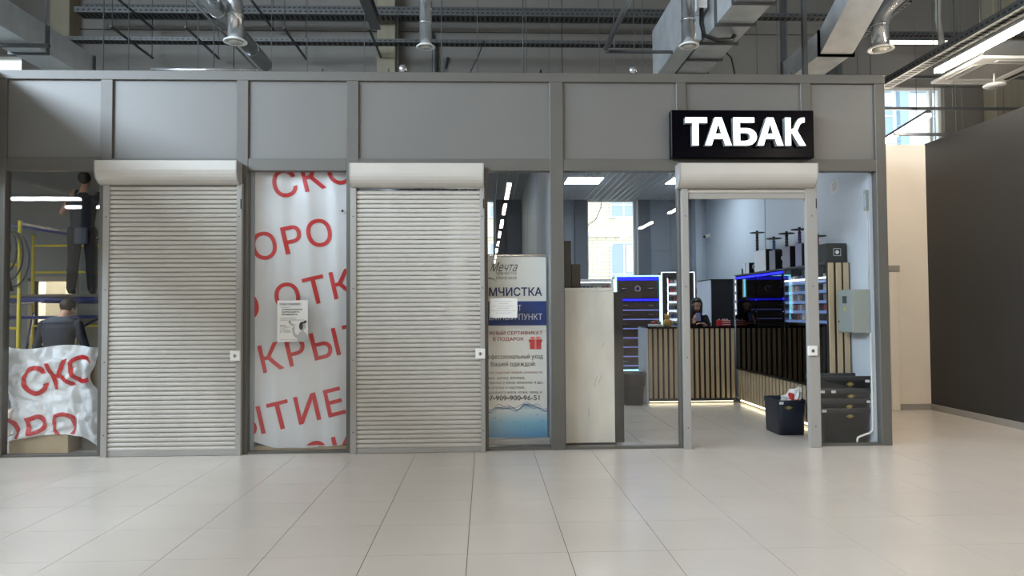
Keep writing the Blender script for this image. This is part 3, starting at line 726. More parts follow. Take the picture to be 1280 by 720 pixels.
for k in range(8):
    z = 1.875-.155*k
    s = part('shelf', MB().box(3.23, 3.62, 5.14, 5.46, z, z+.012), white_m, t)
    part('price_strip', MB().box(3.235, 3.615, 5.125, 5.14, z-.012, z+.03), mat('price_glow_%d' % k, lin(232, 240, 246), .4, emit=.6), s)  # emission on the price strips stands in for lit shelf fronts
    for i in range(6): pack(packs_b[(i*5+k*3) % 8], (3.27+.063*i, 5.19, z+.013), 'pack on a lit shelf of the black display cabinet', 'packs in the black display cabinet')

# tall black cabinet by the far corner of the counter
t = thing('tall_cabinet', 'tall plain black cabinet with pale grey side behind the cashier', 'cabinet', (3.94, 4.7, 0))
part('body', MB().box(3.755, 4.12, 4.31, 5.05, 0, 1.93, .004), mat('deep_black', lin(12, 14, 18), .5), t)
part('side_panel', MB().box(3.74, 3.754, 4.31, 5.05, 0, 1.925), mat('pale_side', lin(196, 200, 212), .35), t)
part('top_panel', MB().box(3.74, 4.13, 4.30, 5.06, 1.931, 1.945), char_m, t)

# ---- sales counter with vertical oak slats
t = thing('sales_counter', 'sales counter faced with vertical oak slats under a black top', 'counter', (3.16, 3.8, 0))
o = origin_of(t)
part('body', MB().box(2.50, 3.86, 3.53, 4.05, .07, 1.155), char_m, t)
part('countertop', MB().box(2.47, 3.86, 3.49, 4.08, 1.157, 1.18, .003), blackgl, t)
part('side_panel', MB().box(2.468, 2.498, 3.49, 4.06, .0, 1.156, .003), mat('counter_side', lin(214, 220, 236), .4), t)
part('plinth', MB().box(2.52, 3.86, 3.60, 4.0, 0, .065), char_m, t)
part('plinth_rail', MB().box(2.50, 3.86, 3.50, 3.53, .035, .068), steel_m, t)
slat_me = MB().box(-.024, .024, -.012, .012, 0, 1.07, .003).mesh('slat', oak_m)
repeat('slat', slat_me, t, [(2.535+.0805*k-o.x, 3.517-o.y, .078) for k in range(17)])
part('floor_light', MB().box(2.53, 3.84, 3.575, 3.595, .02, .035), ledwarm, t)

# ---- right-hand wall cabinets: four glazed units on a slatted base
units = [(.56, .80, 'w', 'narrow glazed wall cabinet with lit shelves beside the oak end panel'), (.80, 1.71, 'w', 'wide glazed wall cabinet with white lit shelves near the door'), (1.71, 2.63, 'b', 'glazed wall cabinet with blue light lines between the other units'), (2.63, 3.50, 'b', 'glazed wall cabinet with blue light lines meeting the sales counter')]
for y0, y1, kind, lab in units:
    t = thing('glazed_cabinet', lab, 'cabinet', (4.0, (y0+y1)/2, 0)); o = origin_of(t)
    part('base', MB().box(3.90, 4.12, y0+.002, y1-.002, .07, .52), char_m, t)
    part('plinth', MB().box(3.96, 4.12, y0+.01, y1-.01, 0, .07), char_m, t)
    sm = MB().box(-.008, .008, -.034, .034, 0, .44, .002).mesh('slat', oak_m)
    n = max(2, int((y1-y0)/.105)); repeat('slat', sm, t, [(3.891-o.x, y0+(y1-y0)*(k+.5)/n-o.y, .075) for k in range(n)])
    part('floor_light', MB().box(3.92, 3.94, y0+.02, y1-.02, .03, .045), ledwarm, t)
    part('back_panel', MB().box(4.10, 4.12, y0+.02, y1-.02, .52, 1.95), white_m if kind == 'w' else char_m, t)
    part('side_panel', MB().box(3.88, 4.12, y0+.002, y0+.018, .52, 1.95), steel_m, t); part('side_panel', MB().box(3.88, 4.12, y1-.018, y1-.002, .52, 1.95), steel_m, t)
    part('top_panel', MB().box(3.86, 4.12, y0+.002, y1-.002, 1.95, 1.97), steel_m, t)
    part('bottom_rail', MB().box(3.865, 4.12, y0+.002, y1-.002, .52, .545), blackp, t)
    part('lower_back', MB().box(3.99, 4.0, y0+.02, y1-.02, .55, 1.27), char_m, t)
    part('glass_door', MB().box(3.866, 3.872, y0+.02, (y0+y1)/2-.003, .55, 1.275), glassk_m, t)
    part('glass_door', MB().box(3.866, 3.872, (y0+y1)/2+.003, y1-.02, .55, 1.275), glassk_m, t)
    if kind == 'w':
        part('light_strip', MB().box(3.875, 3.89, y0+.02, y1-.02, 1.79, 1.81), ledwhite, t)
        for k in range(5):
            z = 1.28+.118*k
            s = part('shelf', MB().box(3.885, 4.10, y0+.02, y1-.02, z, z+.012), white_m, t)
            part('price_strip', MB().box(3.878, 3.885, y0+.02, y1-.02, z-.01, z+.026), mat('strip_glow_%.1f_%d' % (y0, k), lin(120, 150, 200), .4, emit=.22), s)  # price strips given a faint glow in place of shelf light
            for i in range(int((y1-y0-.06)/.064)): pack(packs_s[(i*3+k*5) % 8], (3.92, y0+.055+.064*i, z+.0125), 'pack on a lit shelf of the %s wall cabinet' % ('narrow' if y0 < .6 else 'wide'), 'packs in the %s wall cabinet' % ('narrow' if y0 < .6 else 'wide'))
        part('glass_door', MB().box(3.866, 3.872, y0+.02, y1-.02, 1.28, 1.94), glassd_m, t)
    else:
        part('blue_light', MB().box(3.864, 3.88, y0+.02, y1-.02, 1.905, 1.935), ledblue, t); part('blue_light', MB().box(3.864, 3.88, y0+.02, y1-.02, 1.565, 1.59), ledblue, t)
        for z in (1.72, 1.50, 1.42, 1.34):
            s = part('shelf', MB().box(3.89, 4.10, y0+.02, y1-.02, z, z+.012), char_m, t)
            part('shelf_edge', MB().box(3.884, 3.89, y0+.06, y1-.06, z, z+.008), chrome, s)
        part('violet_light', MB().box(3.868, 3.878, y0+.02, y1-.02, 1.405, 1.415), mat('dim_blue_%.1f' % y0, (.15, .18, .8), .5, emit=.35), t)
        part('glass_door', MB().box(3.856, 3.862, y0+.02, y1-.02, 1.28, 1.89), glassk_m, t)
t = thing('end_panel', 'upright dark panel with three wide oak slats closing the row of wall cabinets', 'panel', (4.0, .54, 0))
part('backing', MB().box(3.875, 4.13, .535, .555, 0, 1.97), char_m, t)
for x in (3.915, 4.005, 4.09): part('slat', MB().box(x-.034, x+.026, .515, .534, 0, 1.965, .003), oak_m, t)

# ---- things on top of the wall cabinets
def gift_box(x0, x1, y0, y1, z1, side, face, label, z0=1.9715, mark=True):
    t = thing('gift_box', label, 'box', ((x0+x1)/2, (y0+y1)/2, z0))
    part('carton', MB().box(x0, x1, y0, y1, z0, z1, .004), face, t)
    part('front_sleeve', MB().box(x0-.002, x0-.0005, y0+.004, y1-.004, z0+.004, z1-.004), side, t)
    if mark:
        yc, xc, zc = y0-.002, (x0+x1)/2, (z0+z1)/2+.02
        m_ = MB()
        for k in range(14):
            a, b = 2*PI*k/14, 2*PI*(k+1)/14
            m_.quad((xc+.034*math.cos(a), yc, zc+.034*math.sin(a)), (xc+.034*math.cos(b), yc, zc+.034*math.sin(b)), (xc+.022*math.cos(b), yc, zc+.022*math.sin(b)), (xc+.022*math.cos(a), yc, zc+.022*math.sin(a)))
        m_.quad((xc-.02, yc, z0+.05), (xc+.03, yc, z0+.05), (xc+.03, yc, z0+.058), (xc-.02, yc, z0+.058))
        part('printed_emblem', m_, whi, t)
    return t
bk_m = mat('box_black', lin(18, 18, 20), .4); gy_m = mat('box_grey', lin(128, 128, 138), .5); wt_m = mat('box_white', lin(222, 226, 232), .5)
gift_box(3.90, 4.06, 2.98, 3.12, 2.13, wt_m, bk_m, 'small black box with pale side next to the tallest black box on the cabinets')
gift_box(3.90, 4.02, 3.14, 3.22, 2.13, wt_m, gy_m, 'small grey and white box beside the small black one on the cabinets', mark=False)
gift_box(3.88, 4.10, 2.30, 2.72, 2.275, wt_m, bk_m, 'large black box with white side on the blue lit wall cabinet')
gift_box(3.88, 4.10, 1.98, 2.18, 2.235, gy_m, bk_m, 'black box with grey side below the blue stemmed water pipe')
gift_box(3.88, 4.10, 1.52, 1.75, 2.245, gy_m, bk_m, 'black box with grey side below the dark stemmed water pipe')
gift_box(3.88, 4.10, 1.18, 1.36, 2.25, mat('box_lilac', lin(126, 122, 150), .5), bk_m, 'black box with lilac side below the violet stemmed water pipe')
b_ = gift_box(3.885, 4.12, .57, .84, 2.19, bk_m, mat('box_dark_green', lin(34, 40, 38), .5), 'wide dark box with a framed square emblem above the oak end panel', mark=False)
yc = .5675
m_ = MB()
for a, b, c, d in ((3.97, 4.055, 2.045, 2.049), (3.97, 4.055, 2.126, 2.13), (3.97, 3.974, 2.045, 2.13), (4.051, 4.055, 2.045, 2.13)): m_.quad((a, yc, c), (b, yc, c), (b, yc, d), (a, yc, d))
m_.add([(x, yc, z) for x, z in ell(4.0125, 2.0875, .022, .022)], [tuple(range(18))])
part('printed_emblem', m_, whi, b_)
solo('tin', MB().lathe(3.95, 3.32, [(.001, 1.9715), (.04, 1.9715), (.04, 2.045), (.043, 2.046), (.043, 2.06), (.001, 2.062)], 18), gy_m, 'small grey round tin at the counter end of the wall cabinets', 'tin')
def hookah(x, y, z0, z1, m, label):
    t = thing('water_pipe', label, 'water pipe', (x, y, z0))
    st = [(.016, z0), (.016, z0+.02)]
    k = z0+.03
    while k < z1-.03: st += [(.022, k), (.022, k+.012), (.016, k+.018)]; k += .04
    st += [(.012, z1-.02), (.012, z1+.012)]
    part('stem', MB().lathe(x, y, st, 14), m, t)
    part('tray', MB().lathe(x, y, [(.012, z1-.014), (.10, z1-.010), (.106, z1-.002), (.104, z1), (.012, z1-.004)], 24), steel_m, t)
    part('bowl', MB().lathe(x, y, [(.010, z1-.004), (.012, z1+.008), (.020, z1+.022), (.018, z1+.024), (.001, z1+.018)], 14), char_m, t)
    part('foot', MB().lathe(x, y, [(.001, z0+.0005), (.045, z0+.0005), (.045, z0+.006), (.016, z0+.02)], 18), char_m, t)
hookah(3.965, 2.82, 1.971, 2.56, char_m, 'tallest dark water pipe behind the large black box')
hookah(3.97, 2.235, 1.971, 2.415, mat('stem_blue', lin(40, 96, 140), .35), 'water pipe with blue stem on the wall cabinets')
hookah(3.97, 1.82, 1.971, 2.44, mat('stem_black', lin(30, 28, 34), .35), 'water pipe with dark stem between the blue and violet ones')
hookah(3.97, 1.435, 1.971, 2.45, mat('stem_violet', lin(74, 44, 110), .35), 'water pipe with violet stem on the wall cabinets')
hookah(3.97, .96, 1.971, 2.315, mat('stem_red', lin(140, 52, 56), .35), 'water pipe with red stem beside the wide dark emblem box')

# ---- things on the counter
t = thing('figurine', 'small honey coloured figurine standing on the sales counter', 'figurine', (2.86, 3.72, 1.1805))
gold = mat('honey', lin(186, 148, 70), .5, 0, .1, 20)
part('body', MB().lathe(2.86, 3.72, [(.001, 1.1805), (.06, 1.1805), (.068, 1.22), (.055, 1.27), (.04, 1.29), (.001, 1.295)], 16), gold, t)
part('head', MB().ball((2.86, 3.72, 1.325), .048, .044, .046), gold, t)
for s in (-1, 1): part('ear', MB().ball((2.86+s*.034, 3.72, 1.365), .016), gold, t); part('arm', MB().tube([(2.86+s*.045, 3.71, 1.275), (2.86+s*.068, 3.68, 1.24), (2.86+s*.05, 3.66, 1.215)], [.017, .015, .012], 8), gold, t)
t = thing('snack_tray', 'low white tray with reddish snack bags on the counter', 'tray', (2.72, 3.72, 1.1805))
part('tray', MB().box(2.58, 2.77, 3.60, 3.85, 1.1805, 1.215, .004), white_m, t)
for k, (x, z) in enumerate(((2.63, 1.24), (2.685, 1.25), (2.725, 1.235))):
    part('snack_bag', MB().ball((x, 3.70, z), .035, .05, .03), mat('bag_red_%d' % k, lin(150-20*k, 62+10*k, 52), .4), t)
t = thing('sweet_box', 'red and white striped sweet box with paper tips on the counter', 'box', (3.74, 3.72, 1.1805))
part('box', MB().box(3.66, 3.83, 3.62, 3.80, 1.1805, 1.275, .003), mat('box_red', lin(176, 34, 40), .5), t)
for z in (1.20, 1.232, 1.262): part('white_stripe', MB().box(3.70, 3.83, 3.617, 3.6195, z, z+.008), wt_m, t)
for x in (3.67, 3.73, 3.76, 3.80): part('paper_tip', MB().add([(x-.02, 3.70, 1.27), (x+.02, 3.70, 1.27), (x+.006, 3.69, 1.30), (x, 3.73, 1.272)], [(0, 1, 2), (1, 3, 2), (3, 0, 2), (0, 3, 1)]), wt_m, t)

# ---- rubbish bin with liner by the counter
t = thing('rubbish_bin', 'black rubbish bin with black liner beside the sales counter', 'bin', (2.252, 3.50, 0))
def rr(cx, cy, w, d, z, n=32, p=9.0):
    pts = []
    for k in range(n):
        a = 2*PI*k/n; c, s = math.cos(a), math.sin(a)
        pts.append((cx+w*math.copysign(abs(c)**(2/p), c), cy+d*math.copysign(abs(s)**(2/p), s), z))
    return pts
def loft(rings):
    n = len(rings[0]); mb = MB(); v = [p for r in rings for p in r]
    f = [(i*n+j, i*n+(j+1) % n, (i+1)*n+(j+1) % n, (i+1)*n+j) for i in range(len(rings)-1) for j in range(n)]
    f.append(tuple(range(n))[::-1]); return mb.add(v, f, True)
part('bucket', loft([rr(2.252, 3.5, .15, .13, .0, 32, 3.0), rr(2.252, 3.5, .152, .132, .01, 32, 3.0), rr(2.252, 3.5, .185, .16, .42, 32, 3.0), rr(2.252, 3.5, .195, .17, .425, 32, 3.0), rr(2.252, 3.5, .195, .17, .45, 32, 3.0), rr(2.252, 3.5, .175, .15, .45, 32, 3.0), rr(2.252, 3.5, .14, .12, .03, 32, 3.0)]), char_m, t)
rg = []
for z, w in ((.28, .186), (.40, .196), (.46, .205), (.49, .195), (.47, .165), (.36, .15)):
    ring = rr(2.252, 3.5, w, w*.87, z, 36, 3.0)
    rg.append([(x+.010*noise.noise(Vector((x*30, y*30, z*30))), y+.010*noise.noise(Vector((y*30, z*30, x*30))), zz+.03*noise.noise(Vector((x*14, y*14, z*9)))) for x, y, zz in ring])
part('liner', (lambda m: (m.f.pop(), m.sm.pop(), m)[2])(loft(rg)), mat('bin_liner', lin(16, 17, 19), .3), t)

# ---- black totes
emb_m = mat('tote_emblem', lin(128, 116, 62), .5); tagw = mat('tote_label', lin(196, 200, 200), .6)
def tote(cx, cy, w, d, z0, h, label, rz=0., lip=.03, emblem=True, tags=(), m=None, group=None):
    t = thing('storage_tote', label, 'tote', (cx, cy, z0), group); m = m or navyp
    k = .90
    part('tub', loft([rr(cx, cy, w*k, d*k, z0), rr(cx, cy, w*.965, d*.965, z0+h*.86), rr(cx, cy, w*.965, d*.965, z0+h-.055), rr(cx, cy, w*.93, d*.93, z0+h-.055), rr(cx, cy, w*.85, d*.85, z0+.012)]), m, t)
    part('rim', loft([rr(cx, cy, w*.94, d*.94, z0+h-.06), rr(cx, cy, w, d, z0+h-.055), rr(cx, cy, w, d, z0+h-.004), rr(cx, cy, w*.98, d*.98, z0+h), rr(cx, cy, w*.94, d*.94, z0+h-.004), rr(cx, cy, w*.93, d*.93, z0+h-.05)]), m, t)
    if emblem:
        f = cy-d-.0015; zc = z0+h-.085
        part('emblem', MB().add([(x, f, z) for x, z in ell(cx+emblem, zc, .030, .020)], [tuple(range(18))]).box(cx+emblem-.045, cx+emblem+.045, f-.001, f, zc-.004, zc+.004), emb_m, t)
    for x, z in tags: part('sticker', MB().box(x-.024, x+.024, cy-d-.004, cy-d-.0005, z-.014, z+.014), tagw, t)
    if rz: t.rotation_euler.z = rz
    return t
G = 'stacked totes inside the end window'
tote(3.865, .315, .275, .185, .002, .375, 'lowest of the four nested black totes inside the end window', tags=((3.615, .35),), emblem=.03)
tote(3.865, .315, .280, .185, .105, .375, 'second lowest of the four nested black totes inside the end window', tags=((4.105, .445),), emblem=.025)
tote(3.868, .315, .285, .185, .215, .375, 'second from the top of the four nested black totes', tags=((3.72, .555), (3.60, .555)), emblem=.04)
tote(3.87, .315, .295, .19, .345, .375, 'topmost of the four nested black totes inside the end window', tags=((4.09, .665),), emblem=.03)
tote(3.50, .88, .165, .24, .002, .40, 'dark navy tote with a crumpled bag in it by the open door', rz=.0, emblem=-.05, tags=((3.365, .37),), m=mat('navy_tote2', lin(28, 34, 48), .45))
v = []; n = 16
bag = MB()
rings = []
for i, (z, w) in enumerate(((.33, .07), (.38, .10), (.415, .105), (.445, .085), (.475, .06), (.505, .035), (.525, .012))):
    rings.append([(3.545+.016*i+w*math.cos(2*PI*k/24)*(1+.5*noise.noise(Vector((k*.7, i*.8, 2)))), .86-.012*i+w*1.35*math.sin(2*PI*k/24)*(1+.5*noise.noise(Vector((k*.7, i*.8, 7)))), z+.045*noise.noise(Vector((k*.9, i*.9, 5)))) for k in range(24)])
t = thing('plastic_bag', 'crumpled white bag with red print lying in the navy tote', 'bag', (3.55, .84, .33))
bg_ = loft(rings); bg_.sm = [False]*len(bg_.f); part('bag', bg_, white_m, t)
part('red_print', MB().box(3.51, 3.545, .70, .80, .39, .475, .012).box(3.545, 3.60, .69, .76, .385, .405, .006), red_m, t)

# ---- fittings on the shop walls
t = thing('electric_box', 'grey metal electric cabinet with warning label on the shop side wall', 'electric box', (4.03, .23, 1.18))
part('body', MB().box(3.945, 4.138, .115, .42, 1.18, 1.65, .006), elec_m, t)
d_ = part('door', MB().box(3.932, 3.944, .118, .417, 1.19, 1.645, .004), elec_m, t)
part('lock_plate', MB().box(3.929, 3.932, .22, .31, 1.50, 1.58, .001), steel_m, d_)
part('warning_label', MB().add([(3.9305, .235, 1.42), (3.9305, .295, 1.42), (3.9305, .265, 1.465)], [(0, 1, 2)]), mat('label_yellow', lin(214, 190, 70), .6), d_)
part('latch', MB().tube([(3.926, .395, 1.30), (3.932, .395, 1.30)], .010, 10), blackp, d_)
solo('conduit', MB().tube([(4.128, .105, 1.18), (4.128, .105, .40), (4.128, .105, .17), (4.12, .105, .135), (4.09, .105, .115), (4.0, .105, .085), (3.965, .105, .07), (3.955, .105, .045), (3.953, .105, .002)], .011, 10), white_m, 'white bent plastic conduit running from the electric cabinet to the floor', 'conduit')
t = thing('junction_box', 'small grey power unit high on the shop side wall', 'junction box', (4.12, .12, 2.48))
part('case', MB().box(4.10, 4.138, .105, .145, 2.50, 2.72, .004), elec_m, t)
part('label_strip', MB().box(4.098, 4.10, .11, .14, 2.54, 2.68), mat('label_pale', lin(180, 200, 220), .6), t)
part('cable', MB().tube([(4.12, .125, 2.50), (4.12, .125, 2.44), (4.128, .125, 2.40), (4.128, .125, 1.66)], .006, 8), white_m, t)
t = thing('wall_note', 'tilted square paper note on the pale blue shop wall', 'note', (4.135, .85, 2.80))
part('paper', MB().add([(4.136, .74, 2.82), (4.136, .93, 2.80), (4.136, .945, 2.94), (4.136, .755, 2.96)], [(0, 1, 2, 3)]), paper_m, t)
m_ = MB()
for k in range(4): m_.add([(4.1345, .79+.01*k*0, 2.85+.025*k), (4.1345, .90, 2.84+.025*k), (4.1345, .90, 2.847+.025*k), (4.1345, .79, 2.857+.025*k)], [(0, 1, 2, 3)])
part('text_lines', m_, mat('note_ink', lin(130, 110, 100), .7), t)
t = thing('security_camera', 'small white dome camera on the shop back corner', 'camera', (4.09, 5.5, 2.74))
part('mount', MB().tube([(4.14, 5.55, 2.79), (4.10, 5.55, 2.79)], .045, 14), white_m, t)
part('housing', MB().tube([(4.11, 5.55, 2.79), (4.03, 5.50, 2.775)], .032, 12), white_m, t)
part('lens', MB().tube([(4.03, 5.50, 2.775), (4.02, 5.494, 2.773)], .024, 12), char_m, t)
part('wall_seam', MB().box(4.134, 4.14, 2.94, 2.955, 1.97, 3.75), gwall_m, bpy.data.objects['wall_tobacco'])

# ================================================================== HALL SERVICES
def linear_lamp(x0, y0, x1, y1, z, label, group=None, m=None, w=.05):
    """surface tube lamp: slim housing with a glowing diffuser below"""
    t = thing('linear_lamp', label, 'lamp', ((x0+x1)/2, (y0+y1)/2, z-.05), group)
    d = Vector((x1-x0, y1-y0, 0)).normalized(); n = Vector((-d.y, d.x, 0))
    def bar(a, wv, z0, z1):
        mb = MB(); c = [Vector((x0, y0, 0))-d*a+n*wv, Vector((x0, y0, 0))-d*a-n*wv, Vector((x1, y1, 0))+d*a-n*wv, Vector((x1, y1, 0))+d*a+n*wv]
        v = [(p.x, p.y, z0) for p in c]+[(p.x, p.y, z1) for p in c]
        return mb.add(v, [(0, 1, 2, 3), (4, 7, 6, 5), (0, 4, 5, 1), (1, 5, 6, 2), (2, 6, 7, 3), (3, 7, 4, 0)])
    part('housing', bar(.02, w*.8, z, z+.05), steel_m, t)
    part('diffuser', bar(0, w, z-.05, z-.001), m or lamp_m, t)
    for p in (.15, .85):
        x, y = x0+(x1-x0)*p, y0+(y1-y0)*p
        part('hanger', MB().tube([(x, y, z+.05), (x, y, z+.105 if z > 4.4 else (3.75 if y > 4.5 and x < 0 else 8.59))], .004, 6), steel_m, t)
    return t
linear_lamp(6.0, 1.72, 6.0, -.35, 4.60, 'long lit tube lamp hung under the perforated tray beside the cassette unit')
for k, (a, b) in enumerate(((-2.4, -4.5), (-6.2, -8.3), (-9.9, -12), (-13.4, -15.43), (-17.78, -19.82), (-21.9, -24), (-26, -28.1), (-30, -32.1))):
    linear_lamp(6.0, a, 6.0, b, 4.60, 'lit tube lamp in the row over the passage by the black wall', 'tube lamps over the passage')
for a, b in ((-9.73, -12.1), (-13.12, -15.2), (-16.8, -18.9), (-20.4, -22.5), (-24.2, -26.3), (-28.2, -30.3), (-32.4, -34.5), (-36.6, -38.7)):
    linear_lamp(.6, a, .6, b, 4.55, 'lit tube lamp in the row over the middle of the hall', 'tube lamps over the middle of the hall')
for a, b in ((-11.6, -13.7), (-15.6, -17.7), (-19.6, -21.7), (-23.6, -25.7)):
    linear_lamp(-3.6, a, -3.6, b, 4.9, 'lit tube lamp in the row in front of the shutters', 'tube lamps in front of the shutters')
linear_lamp(6.52, 2.75, 6.95, 5.3, 4.3, 'lit tube lamp hanging before the bright upper window', w=.035)
linear_lamp(-8.4, -4.1, -5.6, -4.1, 3.30, 'lit tube lamp across the neighbouring shop', 'tube lamps in the neighbouring shop', lampc_m)
linear_lamp(-7.6, -5.7, -6.6, -5.7, 3.40, 'lit tube lamp across the neighbouring shop', 'tube lamps in the neighbouring shop', lampc_m)
linear_lamp(7.5, 5.45, 9.0, 5.45, 6.42, 'lit tube lamp under the high tray above the bright upper window', None, mat('dim_lamp', (1, .97, .92), .5, emit=3.0), .03)
linear_lamp(-8.2, 5.2, -5.2, 5.2, 3.5, 'unseen fill lamp added to brighten the white corridor behind the workers', None, mat('corridor_fill', (1, .96, .88), .5, emit=320.0))  # unseen lamp, added so the corridor doorway looks bright

# ---- cable trays: perforated U channels, each with its slots as a dark strip
perf_m = mat('tray_slot', lin(28, 30, 30), .8)
def tray_x(x0, x1, y, z, h, w, label, pitch=.09, m=None):
    t = thing('cable_tray', label, 'cable tray', ((x0+x1)/2, y, z))
    part('channel', MB().box(x0, x1, y-w/2, y+w/2, z, z+.006).box(x0, x1, y-w/2, y-w/2+.006, z+.006, z+h).box(x0, x1, y+w/2-.006, y+w/2, z+.006, z+h), m or tray_m, t)
    sl = MB(); k = x0+.05
    while k < x1-.05: sl.box(k, k+pitch*.5, y-w/2-.002, y-w/2-.0005, z+h*.35, z+h*.6).box(k, k+pitch*.5, y-.3*w, y+.3*w, z-.002, z-.0005); k += pitch
    s = part('slots', sl, perf_m, t); s['kind'] = 'stuff'
    return t
def tray_y(x, y0, y1, z, h, w, label, pitch=.09, m=None):
    t = thing('cable_tray', label, 'cable tray', (x, (y0+y1)/2, z))
    part('channel', MB().box(x-w/2, x+w/2, y0, y1, z, z+.006).box(x-w/2, x-w/2+.006, y0, y1, z+.006, z+h).box(x+w/2-.006, x+w/2, y0, y1, z+.006, z+h), m or tray_m, t)
    sl = MB(); k = y0+.05
    while k < y1-.05: sl.box(x-w/2-.002, x-w/2-.0005, k, k+pitch*.5, z+h*.35, z+h*.6).box(x-.3*w, x+.3*w, k, k+pitch*.5, z-.002, z-.0005); k += pitch
    s = part('slots', sl, perf_m, t); s['kind'] = 'stuff'
    return t
tray_x(-7.2, 4.4, 5.4, 6.74, .10, .30, 'upper long perforated cable tray running along the rear wall')
tray_x(-7.2, 4.4, 5.62, 6.93, .08, .20, 'dark cable channel running just above the upper long tray', m=steel_m)
tray_x(-7.3, 3.3, 5.2, 6.19, .06, .20, 'lower long perforated cable tray running along the rear wall')
tray_y(-7.7, 0, 5.2, 6.42, .07, .12, 'cable tray running out from the rear wall above the big rectangular duct')
tray_y(6.0, -6, 3.0, 4.74, .10, .20, 'perforated tray above the passage carrying the tube lamp')
tray_x(4.05, 6.1, 3.0, 5.79, .06, .15, 'short bright perforated tray between the two rectangular ducts')
tray_y(5.92, 2.2, 4.35, 5.70, .09, .11, 'narrow sloping perforated tray beside the elbow duct')
tray_x(7.3, 11, 5.5, 6.53, .06, .16, 'cable tray above the bright upper window')
# thin square rails over the passage
for x0, x1, y, z, lab in ((6.06, 9.5, 3.0, 4.90, 'dark square rail crossing under the cassette unit'), (6.1, 9.5, 3.2, 4.48, 'dark rail crossing the bright upper window'), (6.35, 9.5, 3.35, 4.12, 'lowest dark rail crossing the bright upper window')):
    t = thing('support_rail', lab, 'rail', ((x0+x1)/2, y, z)); part('bar', MB().box(x0, x1, y-.02, y+.02, z, z+.04), steel_m, t)
    for x in (x0+1.1, x1-.6): part('hanger', MB().tube([(x, y, z+.04), (x, y, 8.6)], .005, 6), steel_m, t)
# tray brackets and hanging rods
for x, z, y in ((-6.1, 6.70, 5.2), (-3.9, 6.70, 5.2), (-4.9, 6.70, 5.2), (-6.1, 6.15, 5.0), (-4.9, 6.15, 5.0), (-3.3, 6.15, 5.0), (-1.9, 6.15, 5.0)):
    t = thing('tray_bracket', 'dark channel bracket under a long cable tray with two rods', 'bracket', (x, y, z), 'brackets of the long trays')
    part('channel', MB().box(x-.016, x+.016, y-.65, 5.84, z-.03, z), steel_m, t)
    for yy in (y-.6, 5.8): part('rod', MB().tube([(x, yy, z), (x, yy, 8.6)], .007, 6), steel_m, t)
for x, y in ((-6.29, 4.5), (-5.88, 4.5), (-4.75, 4.5), (-4.49, 4.5), (-3.54, 4.5), (-2.95, 4.5), (-2.0, 4.5), (-1.53, 5.2), (-.71, 4.5), (-.1, 3.5), (.66, 4.5), (.70, 4.2), (1.1, 4.5), (1.95, 4.5), (2.08, 3.8), (2.55, 4.5), (2.63, 4.2), (4.67, 4.5), (4.9, 4.2), (5.2, 4.5), (6.42, 4.5), (7.76, 4.5), (8.0, 4.3), (8.6, 4.0)):
    solo('hanging_rod', MB().tube([(x, y, 3.835), (x, y, 8.6)], random.choice((.006, .008, .010)), 6), tray_m if random.random() < .35 else steel_m, 'thin vertical hanging rod above the shop roofs', 'rod', 'hanging rods above the shop roofs')

# ---- rectangular ducts with flanges
def rect_duct(label, segs, w, h, flange=1.2):
    """segs: list of (y, z_bottom, x_centre)"""
    y0, z0, x0 = segs[0]; t = thing('rectangular_duct', label, 'duct', (x0, y0, z0))
    for (ya, za, xa), (yb, zb, xb) in zip(segs, segs[1:]):
        a = [(xa-w/2, ya, za), (xa+w/2, ya, za), (xa+w/2, ya, za+h), (xa-w/2, ya, za+h)]; b = [(xb-w/2, yb, zb), (xb+w/2, yb, zb), (xb+w/2, yb, zb+h), (xb-w/2, yb, zb+h)]
        part('section', MB().add(a+b, [(0, 3, 2, 1), (4, 5, 6, 7), (0, 1, 5, 4), (1, 2, 6, 5), (2, 3, 7, 6), (3, 0, 4, 7)]), duct_m, t)
        n = max(1, int(abs(yb-ya)/flange))
        for k in range(n+1):
            u = k/n; x, y, z = xa+(xb-xa)*u, ya+(yb-ya)*u, za+(zb-za)*u
            part('flange', MB().box(x-w/2-.03, x+w/2+.03, y-.015, y+.015, z-.03, z).box(x-w/2-.03, x-w/2, y-.015, y+.015, z, z+h).box(x+w/2, x+w/2+.03, y-.015, y+.015, z, z+h), steel_m, t)
    return t
d1 = rect_duct('big rectangular duct at the corner running above the unfinished shop', [(-1.0, 5.0, -6.2), (3.6, 5.0, -6.2)], .48, .38, 1.1)
part('support_channel', MB().box(-6.6, -5.7, 2.05, 2.1, 4.94, 4.98), steel_m, d1)
for x in (-6.55, -5.75): part('rod', MB().tube([(x, 2.075, 4.98), (x, 2.075, 8.59)], .008, 6), steel_m, d1)
d2 = rect_duct('rectangular duct above the lit sign with ribbed flanges and a motor box', [(-.6, 5.0, 3.13), (5.0, 5.0, 3.13)], .46, .42, .62)
part('motor_box', MB().box(2.74, 2.86, 1.5, 1.75, 5.3, 5.55, .006), white_m, d2)
part('side_hose', MB().tube([(2.80, 1.55, 5.42), (2.78, 1.5, 5.1), (2.82, 1.52, 4.95), (3.0, 1.55, 4.90), (3.2, 1.6, 4.93), (3.25, 1.62, 4.99)], .03, 8), blackp, d2)
part('side_housing', MB().box(2.60, 2.86, 1.75, 3.4, 4.98, 5.75, .01), duct_m, d2)
d3 = rect_duct('rectangular duct stepping upwards beside the sign end of the shop front', [(3.6, 5.0, 4.95), (2.3, 5.0, 4.93), (1.4, 5.5, 4.95), (.2, 5.5, 4.95)], .46, .34, .9)
